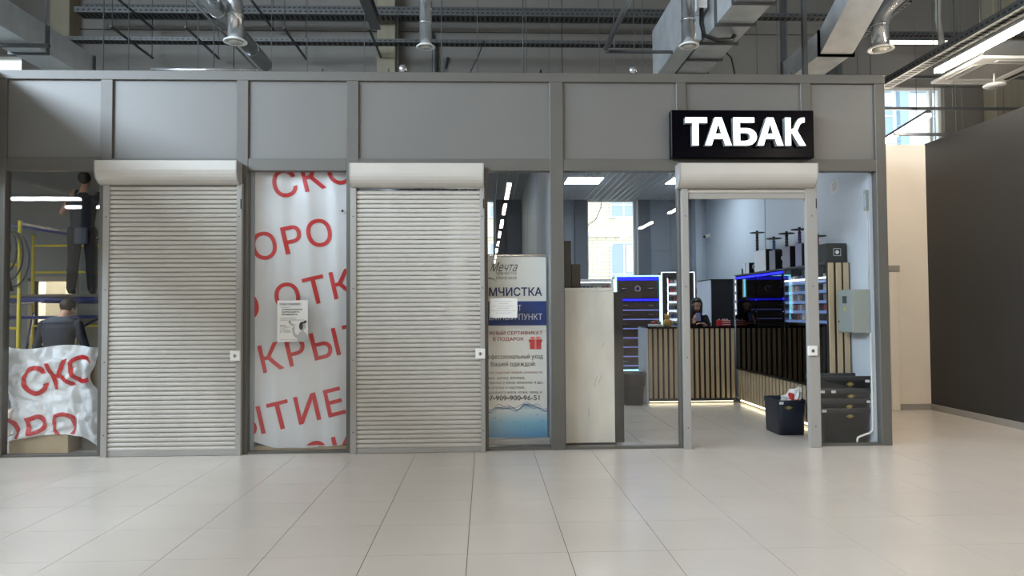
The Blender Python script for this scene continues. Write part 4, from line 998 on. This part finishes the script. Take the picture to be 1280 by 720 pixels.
# steel beam end
t = thing('steel_beam', 'short dark steel beam hanging over the second shutter', 'beam', (-1.36, 1.0, 5.0))
part('flange', MB().box(-1.42, -1.30, -.6, 1.55, 5.0, 5.012), steel_m, t); part('web', MB().box(-1.365, -1.355, -.6, 1.55, 5.012, 5.12), steel_m, t); part('flange', MB().box(-1.42, -1.30, -.6, 1.55, 5.12, 5.132), steel_m, t)

# ---- round spiral ducts with diffusers
def bands(mb_part, pts, r, parent, step=.45):
    pts = [Vector(p) for p in pts]
    for a, b in zip(pts, pts[1:]):
        L = (b-a).length; n = int(L/step); d = (b-a).normalized() if L else None
        for k in range(1, n+1):
            c = a+d*(L*k/(n+1)); part('band', MB().tube([c-d*.012, c+d*.012], r+.007, 18), spir_m, parent)
def arc(p0, p1, p2, n=6):
    p0, p1, p2 = Vector(p0), Vector(p1), Vector(p2)
    return [p0*(1-t)**2+p1*2*t*(1-t)+p2*t*t for t in [k/n for k in range(n+1)]]
def drop(x, y, z0, z1, r, label, arm=None):
    t = thing('round_duct', label, 'duct', (x, y, z0))
    if arm is None: pts = [(x, y, z1), (x, y, z0)]
    else:
        a = Vector(arm); pts = [a]+arc(a+(Vector((x, y, z1))-a)*.6, (x, y, z1), (x, y, z1-2.2*r), 6)+[Vector((x, y, z0))]
    part('pipe', MB().tube(pts, r, 20), spir_m, t)
    for z in [z0+.32+.3*k for k in range(int((z1-z0-.5)/.3)+1)]:
        if z < z1-2.2*r or arm is None: part('band', MB().lathe(x, y, [(r, z-.014), (r+.008, z-.01), (r+.008, z+.01), (r, z+.014)], 20), spir_m, t)
    df = part('diffuser', MB().lathe(x, y, [(r*.98, z0+.03), (r*1.5, z0), (r*1.52, z0-.012), (r*1.2, z0-.012), (r*1.05, z0+.01)], 22), white_m, t)
    part('diffuser_disc', MB().lathe(x, y, [(.001, z0-.02), (r*.9, z0-.018), (r*.92, z0-.005), (.001, z0+.004)], 22), mat('disc_%.1f' % x, lin(190, 186, 176), .5), df)
    return t
drop(-.79, 2.2, 5.03, 8.6, .085, 'vertical spiral duct with white diffuser between the shutters and the banner')
drop(2.58, 1.4, 4.77, 8.6, .085, 'vertical spiral duct with white diffuser in front of the motor box')
drop(5.48, 2.15, 5.03, 5.62, .115, 'elbow spiral duct with white diffuser over the end of the sign side shop front', (7.2, 1.0, 6.6))
drop(-3.02, 1.29, 4.74, 5.37, .092, 'elbow spiral duct over the first closed shutter', (-3.8, 1.35, 5.37))
t = thing('round_duct', 'long silver spiral duct descending behind the first closed shutter', 'duct', (-3.35, 1.5, 5.0))
part('pipe', MB().tube([(-3.24, -.6, 5.15), (-3.27, 3.3, 5.15)], .10, 20), spir_m, t)
bands(None, [(-3.24, -.6, 5.15), (-3.27, 3.3, 5.15)], .10, t, .7)
part('edge_rail', MB().tube([(-3.40, -.6, 5.10), (-3.42, 3.4, 5.10)], .016, 8), chrome, t)
solo('pipe', MB().tube([(1.67, -.8, 5.02), (1.67, 2.2, 5.02)], .035, 12), spir_m, 'straight silver pipe sloping down above the shop with the cream cabinet', 'pipe')
solo('pipe', MB().tube([(1.66, 2.25, 5.0), (2.62, 2.25, 5.0)], .022, 10), steel_m, 'dark horizontal pipe from the straight silver pipe to the ribbed duct', 'pipe')
solo('pipe', MB().tube([(-3.45, .06, 3.965), (-2.35, .06, 3.965)], .025, 12), spir_m, 'silver pipe lying on the roof edge above the first closed shutter', 'pipe')
for z, y in ((4.95, 5.6), (5.05, 5.75)):
    pass
solo('pipe', MB().tube([(3.3, 5.99, 5.82), (7.6, 5.99, 5.85)], .05, 10), steel_m, 'dark horizontal pipe low on the rear wall between the rectangular ducts', 'pipe')
solo('pipe', MB().tube([(-.93, 5.985, 3.831), (-.93, 5.985, 6.45), (-1.05, 5.985, 6.75)], .055, 10), steel_m, 'pair of grey vertical pipes by the beige wall column, the thicker one', 'pipe')
solo('pipe', MB().tube([(-.75, 6.014, 3.831), (-.75, 6.014, 6.0), (-.68, 6.014, 6.25)], .025, 10), steel_m, 'thin grey vertical pipe by the beige wall column beside the thicker one', 'pipe')
solo('post', MB().box(4.20, 4.255, 1.72, 1.78, 3.831, 8.6), steel_m, 'slim dark steel post before the stepping duct', 'post')
solo('post', MB().box(5.13, 5.21, 4.55, 4.63, 3.835, 8.6), steel_m, 'slim dark steel post behind the ribbed duct', 'post')
solo('riser', MB().box(5.86, 5.98, 4.4, 4.5, 0, 6.0).box(6.02, 6.10, 4.4, 4.5, 0, 6.0).box(5.98, 6.02, 4.42, 4.48, 0, 6.0), steel_m, 'dark riser channels beside the elbow duct diffuser', 'riser')
solo('cable', MB().tube([(-.75, 5.09, 6.22), (-.75, 5.09, 5.45), (-.70, 5.09, 5.22), (-.58, 5.09, 5.15), (-.42, 5.09, 5.30), (-.1, 5.09, 5.95), (0, 5.09, 6.22)], .010, 8), blackp, 'black cable loop hanging from the lower long tray', 'cable')
solo('cable', MB().tube([(3.40, 2.6, 5.2), (3.55, 2.6, 5.05), (3.62, 2.6, 4.7), (3.72, 2.6, 4.4), (3.85, 2.6, 3.83)], .012, 8), blackp, 'black cable hanging beside the ribbed duct', 'cable')
solo('hose', MB().tube([(7.05, 3.2, 6.9), (7.0, 3.2, 5.9), (7.08, 3.2, 5.3), (7.12, 3.2, 5.05)], .045, 10), mat('grey_hose', lin(132, 132, 126), .6), 'grey ribbed hose hanging beside the cassette unit', 'hose')

# ---- cassette air conditioner and detector
t = thing('cassette_unit', 'square white ceiling cassette unit with open louvres over the black wall', 'air conditioner', (6.8, 1.82, 4.6))
part('case', MB().box(6.38, 7.22, 1.38, 2.22, 4.64, 4.86), mat('case_steel', lin(120, 122, 122), .5, .4), t)
fa = part('fascia', MB().box(6.30, 7.30, 1.30, 1.52, 4.60, 4.64, .006).box(6.30, 7.30, 2.12, 2.34, 4.60, 4.64, .006).box(6.30, 6.52, 1.52, 2.12, 4.60, 4.64, .006).box(7.08, 7.30, 1.52, 2.12, 4.60, 4.64, .006), white_m, t)
part('grille', MB().box(6.54, 7.06, 1.54, 2.10, 4.605, 4.638), mat('grille_grey', lin(150, 150, 148), .6), t)
for a in ((6.55, 7.05, 1.36, 1.42), (6.55, 7.05, 2.22, 2.28), (6.36, 6.42, 1.55, 2.1), (7.18, 7.24, 1.55, 2.1)): part('louvre', MB().box(*a, 4.585, 4.599, .003), blackp if a[0] > 7.1 else gp1, t)
for x, y in ((6.36, 1.4), (7.24, 1.4), (6.36, 2.24), (7.24, 2.24)): part('rod', MB().tube([(x, y, 4.86), (x, y, 8.59)], .006, 6), steel_m, t)
t = thing('ceiling_speaker', 'round white disc fitting hanging below the cassette unit', 'speaker', (6.78, 1.0, 4.38))
part('disc', MB().lathe(6.86, 1.85, [(.001, 4.40), (.085, 4.40), (.13, 4.42), (.135, 4.435), (.09, 4.455), (.001, 4.455)], 24), white_m, t)
part('stem', MB().tube([(6.86, 1.85, 4.455), (6.86, 1.85, 4.60)], .012, 8), white_m, t)
part('inner_ring', MB().lathe(6.86, 1.85, [(.001, 4.396), (.07, 4.396), (.075, 4.40)], 20), gp1, t)
for x, y, lab in ((-.85, .05, 'round pipe stub standing on the shop front top over the second shutter'), (1.58, .05, 'round silver pipe stub standing on the shop front top over the cream cabinet')):
    solo('pipe_stub', MB().lathe(x, y, [(.001, 3.94), (.045, 3.94), (.045, 4.01), (.03, 4.025), (.001, 4.025)], 14), spir_m, lab, 'pipe')
for x in (-1.69, -1.0, -.4, .6, -.9+1.5, 3.3):
    solo('clip', MB().box(x-.008, x+.008, .03, .07, 3.94, 3.985), steel_m, 'small dark clip standing on top of the shop front', 'clip', 'small clips along the shop front top')

# ================================================================== OUTSIDE
def brick(name, c1, c2, mortar):
    m = bpy.data.materials.new(name); m.use_nodes = True; N = m.node_tree.nodes; L = m.node_tree.links
    tc = N.new('ShaderNodeTexCoord'); mp = N.new('ShaderNodeMapping'); mp.inputs['Rotation'].default_value = (PI/2, 0, 0); L.new(tc.outputs['Object'], mp.inputs[0])
    b = N.new('ShaderNodeTexBrick'); b.inputs['Color1'].default_value = (*c1, 1); b.inputs['Color2'].default_value = (*c2, 1); b.inputs['Mortar'].default_value = (*mortar, 1)
    b.inputs['Scale'].default_value = 1; b.inputs['Brick Width'].default_value = .36; b.inputs['Row Height'].default_value = .14; b.inputs['Mortar Size'].default_value = .014
    L.new(mp.outputs[0], b.inputs['Vector']); L.new(b.outputs['Color'], N['Principled BSDF'].inputs['Base Color']); N['Principled BSDF'].inputs['Roughness'].default_value = .9
    return m
brick_m = brick('yellow_brick', lin(246, 238, 214), lin(240, 228, 198), lin(196, 186, 160))
sky_gl = mat('far_window_glass', lin(176, 192, 206), .15)
t = thing('brick_building', 'yellow brick house seen through the shop windows', 'building', (2, 20.5, -3))
part('wall', MB().box(-14, 9, 20, 28, -3, 12), brick_m, t)
part('ledge', MB().box(-14, 9, 19.9, 20, 4.27, 4.50), mat('ledge_white', lin(226, 226, 232), .7), t)
curt = mat('curtain', lin(214, 218, 222), .8, 0, .12, 9, stretch=(6, 1, .2))
for k in range(-3, 2):
    x = 4.85+2.35*k
    for z0, z1 in ((2.3, 4.06), (4.99, 6.75), (-.4, 1.36), (7.7, 9.4)):
        w = part('window', MB().box(x, x+1.07, 19.95, 20.0, z0, z1), sky_gl, t)
        part('window_frame', MB().box(x, x+.06, 19.93, 19.95, z0, z1).box(x+1.01, x+1.07, 19.93, 19.95, z0, z1).box(x+.06, x+1.01, 19.93, 19.95, z0, z0+.06).box(x+.06, x+1.01, 19.93, 19.95, z1-.06, z1).box(x+.5, x+.56, 19.93, 19.95, z0+.06, z1-.06).box(x+.06, x+.5, 19.935, 19.95, z0+.5, z0+.54).box(x+.56, x+1.01, 19.935, 19.95, z0+.5, z0+.54), white_m, w)
        if k in (1, 0): part('curtain', MB().box(x+.62, x+.98, 19.94, 19.949, z0+.6, z1-.1), curt, w)
solo('outside_cable', MB().tube([(4.62, 19.985, 11.5), (4.6, 19.985, 6.2), (4.5, 19.985, 5.4), (4.3, 19.985, 4.95), (3.8, 19.985, 4.6), (3.6, 19.985, 4.52)], .012, 6), steel_m, 'thin dark cable hanging before the yellow brick house', 'cable')
t = thing('pale_building', 'pale house with blue balconies seen through the bright upper window', 'building', (19, 24, -3))
part('wall', MB().box(12.5, 30, 24, 32, -3, 20), mat('pale_render', lin(236, 236, 236), .8), t)
bb = mat('balcony_blue', lin(150, 172, 190), .6)
for z in (5.5, 8.4, 11.3):
    part('floor_band', MB().box(12.5, 30, 23.9, 24, z, z+.25), mat('band_%d' % z, lin(214, 216, 220), .8), t)
    for x in (14.2, 17.2, 20.2, 23.2):
        w = part('window', MB().box(x, x+1.3, 23.95, 24, z+.7, z+2.2), bb, t)
        part('window_frame', MB().box(x+.62, x+.68, 23.92, 23.95, z+.7, z+2.2).box(x, x+1.3, 23.92, 23.95, z+1.7, z+1.76), white_m, w)
    for x in (16.2, 19.3): 
        bl = part('balcony', MB().box(x, x+2.2, 23.2, 23.9, z-.1, z+.1), bb, t)
        part('railing', (lambda b: [b.box(x, x+2.2, 23.2, 23.23, z+.1+.2*q, z+.13+.2*q) for q in range(1, 6)] and b)(MB()), bb, bl)
part('downpipe', MB().box(18.7, 19.1, 23.7, 24, -3, 20), bb, t)
struct('ground', MB().box(-40, 50, 6.3, 40, -3.2, -3.0), conc_m)

# ================================================================== SCAFFOLD IN THE UNFINISHED SHOP
t = thing('scaffold', 'yellow and blue tube scaffold tower with a plank platform in the unfinished shop', 'scaffold', (-6.25, 2.5, 0))
def rod(name, a, b, m, r=.024): return part(name, MB().tube([a, b], r, 10), m, t)
for y, xs in ((1.8, (-6.75, -5.865)), (3.5, (-6.75, -5.55))):
    for x in xs: rod('upright', (x, y, 0), (x, y, 2.62), yel_m)
    for z in (.46, .86, 1.26, 1.66, 2.06, 2.46): rod('rung', (xs[0]+.024, y, z), (xs[1]-.024, y, z), yel_m, .018)
for x in (-6.75, -5.6):
    rod('side_tube', (x, 1.83, 1.60), (x, 3.47, 1.60), blu_m)
rod('brace', (-6.72, 1.86, .4), (-5.6, 3.44, 1.45), blu_m, .016)
rod('brace', (-5.9, 1.86, .4), (-6.7, 3.44, 1.45), blu_m, .016)
rod('blue_tube', (-6.9, 2.85, 1.39), (-5.3, 2.85, 1.39), blu_m)
rod('blue_tube', (-6.9, 2.62, 1.635), (-5.3, 2.62, 1.635), blu_m, .035)
rod('guard_tube', (-6.7, 2.2, 2.68), (-5.3, 3.2, 2.48), blu_m, .018)
for k in range(3): part('plank', MB().box(-6.9, -5.25, 2.64+.26*k, 2.88+.26*k, 1.672, 1.71, .004), mat('plank_%d' % k, lin(92-6*k, 84-6*k, 72-5*k), .7, 0, .1, 6), t)
t = thing('cable_coil', 'black cable coil hanging from the yellow scaffold upright', 'cable coil', (-6.1, 1.72, 1.7))
for k in range(4):
    pts = [(-6.08+.05*k+(.15+.02*k)*math.cos(a), 1.72+.012*k, 2.28-.05*k+(.26+.03*k)*math.sin(a)) for a in [2*PI*q/22 for q in range(23)]]
    part('cable_loop', MB().tube(pts, .011, 6, caps=False), blackp, t)
part('hanging_bundle', MB().tube([(-6.06, 1.74, 2.3), (-6.08, 1.74, 2.05), (-6.05, 1.74, 1.9), (-6.03, 1.74, 1.72)], [.03, .07, .10, .12], 10), blackp, t)
t = thing('wall_switchboard', 'grey switchboard on the white corridor wall behind the stooping worker', 'electric box', (-7.3, 5.87, 1.0))
part('case', MB().box(-7.55, -7.05, 5.80, 5.895, .9, 1.7, .01), elec_m, t); part('screen', MB().box(-7.28, -7.18, 5.79, 5.80, 1.35, 1.47), char_m, t)

# ================================================================== PEOPLE
skin_m = mat('skin', lin(196, 150, 124), .55); hair_m = mat('dark_hair', lin(24, 19, 18), .5, 0, .2, 40); eye_w = mat('eye_white', lin(226, 224, 220), .3); lip_m = mat('lips', lin(160, 92, 86), .5)
navyc = mat('navy_cloth', lin(27, 31, 42), .8, 0, .1, 14); blackc = mat('black_cloth', lin(18, 18, 22), .8, 0, .1, 14); greyc = mat('grey_blue_cloth', lin(66, 72, 84), .8, 0, .12, 10); shoe_m = mat('shoe', lin(34, 32, 32), .6)
def cap(mb, a, b, ra, rb, k=5, n=12):
    """tapered capsule"""
    a, b = Vector(a), Vector(b); d = (b-a).normalized()
    pts = [a-d*ra*math.cos(PI/2*i/k) for i in range(k)]+[a, b]+[b+d*rb*math.sin(PI/2*i/k) for i in range(1, k+1)]
    rs = [max(.0015, ra*math.sin(PI/2*i/k)) for i in range(k)]+[ra, rb]+[max(.0015, rb*math.cos(PI/2*i/k)) for i in range(1, k+1)]
    mb.tube(pts, rs, n)
def torso(mb, rings, face):
    """rings: (centre, half width, half depth); face = direction the chest looks to (unit, horizontal)"""
    f = Vector(face); s = Vector((f.y, -f.x, 0)); n = 20; R = []
    for c, w, d in rings:
        c = Vector(c); R.append([tuple(c+s*(w*math.cos(2*PI*k/n))+f*(d*math.sin(2*PI*k/n))) for k in range(n)])
    v = [p for r in R for p in r]; F = [(i*n+j, i*n+(j+1) % n, (i+1)*n+(j+1) % n, (i+1)*n+j) for i in range(len(R)-1) for j in range(n)]
    F += [tuple(range(n))[::-1], tuple((len(R)-1)*n+j for j in range(n))]; mb.add(v, F, True)
def head(mb, c, face, tilt, h=.23):
    """skull, jaw, nose, ears; face horizontal direction, tilt = nod in radians; returns local->world mapper"""
    f = Vector(face).normalized(); s = Vector((f.y, -f.x, 0)); u = Vector((0, 0, 1)); c = Vector(c)
    f2 = f*math.cos(tilt)-u*math.sin(tilt); u2 = u*math.cos(tilt)+f*math.sin(tilt)
    def Q(x, y, z): return c+s*x+f2*y+u2*z
    def ball(x, y, z, rx, ry, rz):
        b = MB().ball((0, 0, 0), rx, ry, rz, 18, 12); mb.add([Q(x+p[0], y+p[1], z+p[2]) for p in b.v], b.f, True)
    k = h/.23
    ball(0, -.012*k, .03*k, .074*k, .092*k, .085*k); ball(0, .018*k, -.03*k, .058*k, .066*k, .082*k); ball(0, .045*k, -.085*k, .030*k, .030*k, .026*k)
    cap(mb, Q(0, .082*k, .012*k), Q(0, .100*k, -.028*k), .008*k, .013*k, 4, 8)
    for e in (-1, 1):
        ball(e*.074*k, -.008*k, -.012*k, .010*k, .020*k, .030*k); ball(e*.030*k, .072*k, -.030*k, .022*k, .018*k, .02*k)
    return Q
def hand(mb, w, d, up_, size=.19, curl=.7, thumb=1):
    """palm from wrist w along d; up_ = back of the hand; five fingers bending away from up_"""
    w, d, up_ = Vector(w), Vector(d).normalized(), Vector(up_); up_ = (up_-d*up_.dot(d)).normalized(); s = d.cross(up_)*thumb; k = size/.19
    for i, x in enumerate((-.032, -.011, .011, .032)):
        cap(mb, w+d*.01*k+s*x*k*.7, w+d*.085*k+s*x*k, .013*k, .0115*k, 4, 8)
        L = (.062, .075, .080, .068)[i]*k; p = w+d*.085*k+s*x*k; a = 0
        for j, part_l in enumerate((.45, .32, .23)):
            a += curl*(.5, .7, .5)[j]; q = p+(d*math.cos(a)-up_*math.sin(a))*L*part_l
            cap(mb, p, q, (.0105-.001*j)*k, (.0095-.001*j)*k, 4, 8); p = q
    p = w+d*.03*k+s*.036*k; q = p+(d*.6+s*.7-up_*.35*curl).normalized()*.042*k; r = q+(d*.9+s*.15-up_*.6*curl).normalized()*.034*k
    cap(mb, w+d*.012*k+s*.015*k, p, .013*k, .012*k, 4, 8); cap(mb, p, q, .012*k, .0105*k, 4, 8); cap(mb, q, r, .0105*k, .0085*k, 4, 8)
def body_mesh(name, mb, mats, pick, voxel=.0095):
    me = mb.mesh('tmp', mats[0]); o = bpy.data.objects.new('tmp', me); COL.objects.link(o)
    md = o.modifiers.new('r', 'REMESH'); md.mode = 'VOXEL'; md.voxel_size = voxel; md.use_smooth_shade = True
    m2 = o.modifiers.new('s', 'SMOOTH'); m2.factor = .5; m2.iterations = 3
    dg = bpy.context.evaluated_depsgraph_get(); r = bpy.data.meshes.new_from_object(o.evaluated_get(dg)); r.name = name
    bpy.data.objects.remove(o); bpy.data.meshes.remove(me); r.materials.clear()
    for m in mats: r.materials.append(m)
    for p in r.polygons: p.material_index = pick(p.center); p.use_smooth = True
    return r
def person(label, base, mb, mats, pick):
    t = thing('person', label, 'person', base); me = body_mesh('body', mb, mats, pick)
    me.transform(Matrix.Translation(-Vector(base))); o = link('body', me, t); ORG[o.name] = Vector(base); return t
def legs(mb, hipz, cx, cy, face, z0, spread=.09, step=.0):
    f = Vector((*face[:2], 0)); s = Vector((f.y, -f.x, 0)); L = hipz-z0
    for e in (-1, 1):
        h = Vector((cx, cy, hipz))+s*e*spread; k = h+Vector((0, 0, -L*.48))+f*(.02+e*step)+s*e*.01; a = Vector((h.x, h.y, z0+.085))+f*(e*step*1.6)+s*e*.025
        cap(mb, h, k, .098, .075); cap(mb, k, k+(a-k)*.35-f*.012, .074, .074); cap(mb, k+(a-k)*.3, a, .073, .062)
        cap(mb, a+Vector((0, 0, -.045)), a+f*.13+Vector((0, 0, -.052)), .038, .032); cap(mb, a+f*-.03+Vector((0, 0, -.047)), a+f*.05+Vector((0, 0, -.04)), .036, .04)

# cashier behind the counter, looking down at her phone
mb = MB(); F = (-.12, -.99, 0); bx, by = 3.47, 4.22
torso(mb, [((bx, by, .86), .155, .10), ((bx, by, 1.0), .135, .09), ((bx, by-.005, 1.14), .15, .10), ((bx, by-.01, 1.26), .165, .10), ((bx, by, 1.335), .14, .075), ((bx, by-.01, 1.37), .06, .05)], F)
cap(mb, (bx, by, 1.34), (bx-.01, by-.045, 1.45), .05, .045)
Q1 = head(mb, (bx-.015, by-.085, 1.50), F, .42, .215)
legs(mb, .90, bx, by, F, 0)
cap(mb, (bx-.155, by, 1.31), (bx-.20, by-.02, 1.06), .048, .04); cap(mb, (bx-.20, by-.02, 1.06), (bx-.10, by-.20, 1.235), .04, .026)
hand(mb, (bx-.10, by-.20, 1.235), (.25, -.2, .85), (-.2, -.9, .1), .17, .6, -1)
cap(mb, (bx+.155, by, 1.31), (bx+.22, by-.05, 1.08), .048, .04); cap(mb, (bx+.22, by-.05, 1.08), (bx+.05, by-.24, 1.21), .04, .026)
hand(mb, (bx+.05, by-.24, 1.21), (-.9, -.25, .15), (.1, .1, 1), .17, .5, 1)
def pk(c):
    if (c-Vector((bx-.015, by-.085, 1.50))).length < .155 and c.z > 1.385: return 0
    if c.y < by-.205 and c.z > 1.15: return 0
    if c.z < .08: return 2
    return 1
p1 = person('cashier with long dark hair in black clothes looking down at a phone', (bx, by, 0), mb, [skin_m, blackc, shoe_m], pk)
hm = MB()
b = MB().ball((0, 0, 0), .088, .098, .098, 22, 14)
hm.add([Q1(q[0], -.022+q[1]-(.02 if q[1] > .05 and q[2] < .05 else 0), .04+q[2]) for q in b.v], [f for f in b.f if not all(b.v[i][1] > .045 and b.v[i][2] < .042 for i in f)], True)
for e in (-1, 1):
    for q in range(5):
        a = Q1(e*(.070+.004*q), .02-.022*q, .03); hm.tube([a, a+Vector((e*.012, -.005, -.10)), a+Vector((e*.02, .01, -.22)), a+Vector((e*.014, .03, -.34+.02*q))], [.022, .026, .022, .008], 8)
for q in range(5):
    a = Q1(-.05+.025*q, -.09, .02); hm.tube([a, a+Vector((0, .02, -.12)), a+Vector((0, .03, -.28)), a+Vector((0, .03, -.38))], [.03, .03, .026, .01], 8)
part('hair', hm, hair_m, p1)
for e in (-1, 1):
    ey = part('eye', MB().ball(Q1(e*.028, .078, .004), .0105, .0105, .0065), eye_w, p1); part('iris', MB().ball(Q1(e*.028, .0875, .001), .005, .004, .005), hair_m, ey)
    part('eyebrow', MB().tube([Q1(e*.014, .088, .024), Q1(e*.03, .086, .029), Q1(e*.045, .076, .025)], .0035, 6), hair_m, p1)
part('lips', MB().tube([Q1(-.020, .074, -.062), Q1(-.007, .083, -.060), Q1(.007, .083, -.060), Q1(.020, .074, -.062)], [.003, .006, .006, .003], 8), lip_m, p1)
t = thing('phone', 'dark phone held in the hand of the cashier', 'phone', (bx-.03, by-.26, 1.22))
part('case', MB().add([(bx-.075, by-.245, 1.255), (bx-.005, by-.26, 1.255), (bx+.0, by-.215, 1.385), (bx-.07, by-.20, 1.385), (bx-.075, by-.254, 1.258), (bx-.005, by-.269, 1.258), (bx+.0, by-.224, 1.388), (bx-.07, by-.209, 1.388)], [(0, 1, 2, 3), (4, 7, 6, 5), (0, 4, 5, 1), (1, 5, 6, 2), (2, 6, 7, 3), (3, 7, 4, 0)]), mat('phone_case', lin(60, 66, 120), .3), t)

# worker standing on the platform, back to the glass, arms raised
mb = MB(); F = (-.25, .97, 0); bx, by, z0 = -5.68, 2.86, 1.712
torso(mb, [((bx, by, z0+.84), .16, .11), ((bx, by, z0+.96), .15, .10), ((bx, by, z0+1.12), .165, .11), ((bx, by+.01, z0+1.28), .19, .115), ((bx, by+.01, z0+1.38), .17, .085), ((bx, by+.02, z0+1.42), .065, .06)], F)
cap(mb, (bx, by, z0+1.38), (bx+.005, by+.02, z0+1.50), .056, .05)
Q2 = head(mb, (bx+.005, by+.03, z0+1.62), F, -.25, .225)
legs(mb, z0+.88, bx, by, F, z0, .095, .03)
cap(mb, (bx-.175, by, z0+1.33), (bx-.30, by+.04, z0+1.17), .052, .042); cap(mb, (bx-.30, by+.04, z0+1.17), (bx-.24, by+.16, z0+1.40), .041, .029)
hand(mb, (bx-.24, by+.16, z0+1.40), (.2, .2, .9), (0, -1, .1), .19, .8, -1)
cap(mb, (bx+.175, by, z0+1.33), (bx+.24, by+.12, z0+1.52), .052, .042); cap(mb, (bx+.24, by+.12, z0+1.52), (bx+.15, by+.16, z0+1.72), .041, .029)
hand(mb, (bx+.15, by+.16, z0+1.72), (-.1, .1, .9), (0, -1, .1), .19, .8, 1)
def pk(c):
    z = c.z-z0
    if z < .09: return 3
    if z > 1.44 and abs(c.x-bx) < .13 and c.z > z0+1.44 and (c-Vector((bx, by+.03, z0+1.6))).length < .2: return 0
    if c.x < bx-.21 and z > 1.12: return 0
    if c.x > bx+.17 and z > 1.46: return 0
    return 1 if z > .87 else 2
p2 = person('worker in dark navy work clothes standing on the scaffold platform with raised arms', (bx, by, z0), mb, [skin_m, navyc, blackc, shoe_m], pk)
b = MB().ball((0, 0, 0), .083, .098, .092, 20, 12)
part('hair', MB().add([Q2(q[0], -.02+q[1], .038+q[2]) for q in b.v], [f for f in b.f if not all(b.v[i][1] > .045 and b.v[i][2] < .05 for i in f)], True), hair_m, p2)
part('tool_belt', loft([[(bx+(w+.004)*math.cos(2*PI*k/24), by+(w*.72+.004)*math.sin(2*PI*k/24), z) for k in range(24)] for z, w in ((z0+.87, .168), (z0+.93, .166))]), blackc, p2)
part('tool_pouch', MB().box(bx-.03, bx+.15, by-.165, by-.115, z0+.70, z0+.93, .015), greyc, p2)
for e in (-1, 1): part('eye', MB().ball(Q2(e*.028, .078, .004), .0105, .0105, .0065), eye_w, p2)

# worker seen from behind, head bent
mb = MB(); F = (.05, 1, 0); bx, by = -5.04, 1.22
torso(mb, [((bx, by, .84), .165, .115), ((bx, by+.01, 1.0), .165, .11), ((bx, by+.02, 1.15), .185, .12), ((bx, by+.04, 1.28), .215, .12), ((bx, by+.06, 1.36), .185, .095), ((bx, by+.08, 1.40), .07, .065)], F)
cap(mb, (bx, by+.07, 1.36), (bx+.01, by+.13, 1.45), .06, .055)
Q3 = head(mb, (bx+.015, by+.17, 1.50), F, .45, .225)
legs(mb, .88, bx, by, F, 0)
for e in (-1, 1):
    cap(mb, (bx+e*.20, by+.05, 1.31), (bx+e*.285, by+.06, 1.05), .058, .046); cap(mb, (bx+e*.285, by+.06, 1.05), (bx+e*.20, by+.27, .98), .044, .031)
    hand(mb, (bx+e*.20, by+.27, .98), (-e*.4, .9, -.05), (0, 0, 1), .19, .8, -e)
def pk(c):
    if c.z < .09: return 3
    if c.z > 1.405 and (c-Vector((bx+.015, by+.16, 1.50))).length < .2: return 0
    if c.y > by+.25 and c.z < 1.1: return 0
    return 1 if c.z > .86 else 2
p3 = person('worker in a navy jacket seen from behind with bent head under the scaffold', (bx, by, 0), mb, [skin_m, navyc, blackc, shoe_m], pk)
part('hair', MB().add([Q3(q[0], -.02+q[1], .036+q[2]) for q in b.v], [f for f in b.f if not all(b.v[i][1] > .045 and b.v[i][2] < .05 for i in f)], True), mat('brown_hair', lin(50, 38, 32), .6, 0, .2, 40), p3)
part('collar', MB().tube([(bx+.078*math.cos(a), by+.085+.07*math.sin(a), 1.405+.012*math.sin(a)) for a in [2*PI*k/20 for k in range(21)]], .013, 8), mat('collar_pale', lin(150, 158, 168), .8), p3)
part('shoulder_yoke', loft([[(bx+w*math.cos(2*PI*k/24), by+.05+d*math.sin(2*PI*k/24), z) for k in range(24)] for z, w, d in ((1.33, .205, .112), (1.372, .182, .10), (1.41, .085, .075))]), greyc, p3)
for e in (-1, 1): part('eye', MB().ball(Q3(e*.028, .078, .004), .0105, .0105, .0065), eye_w, p3)
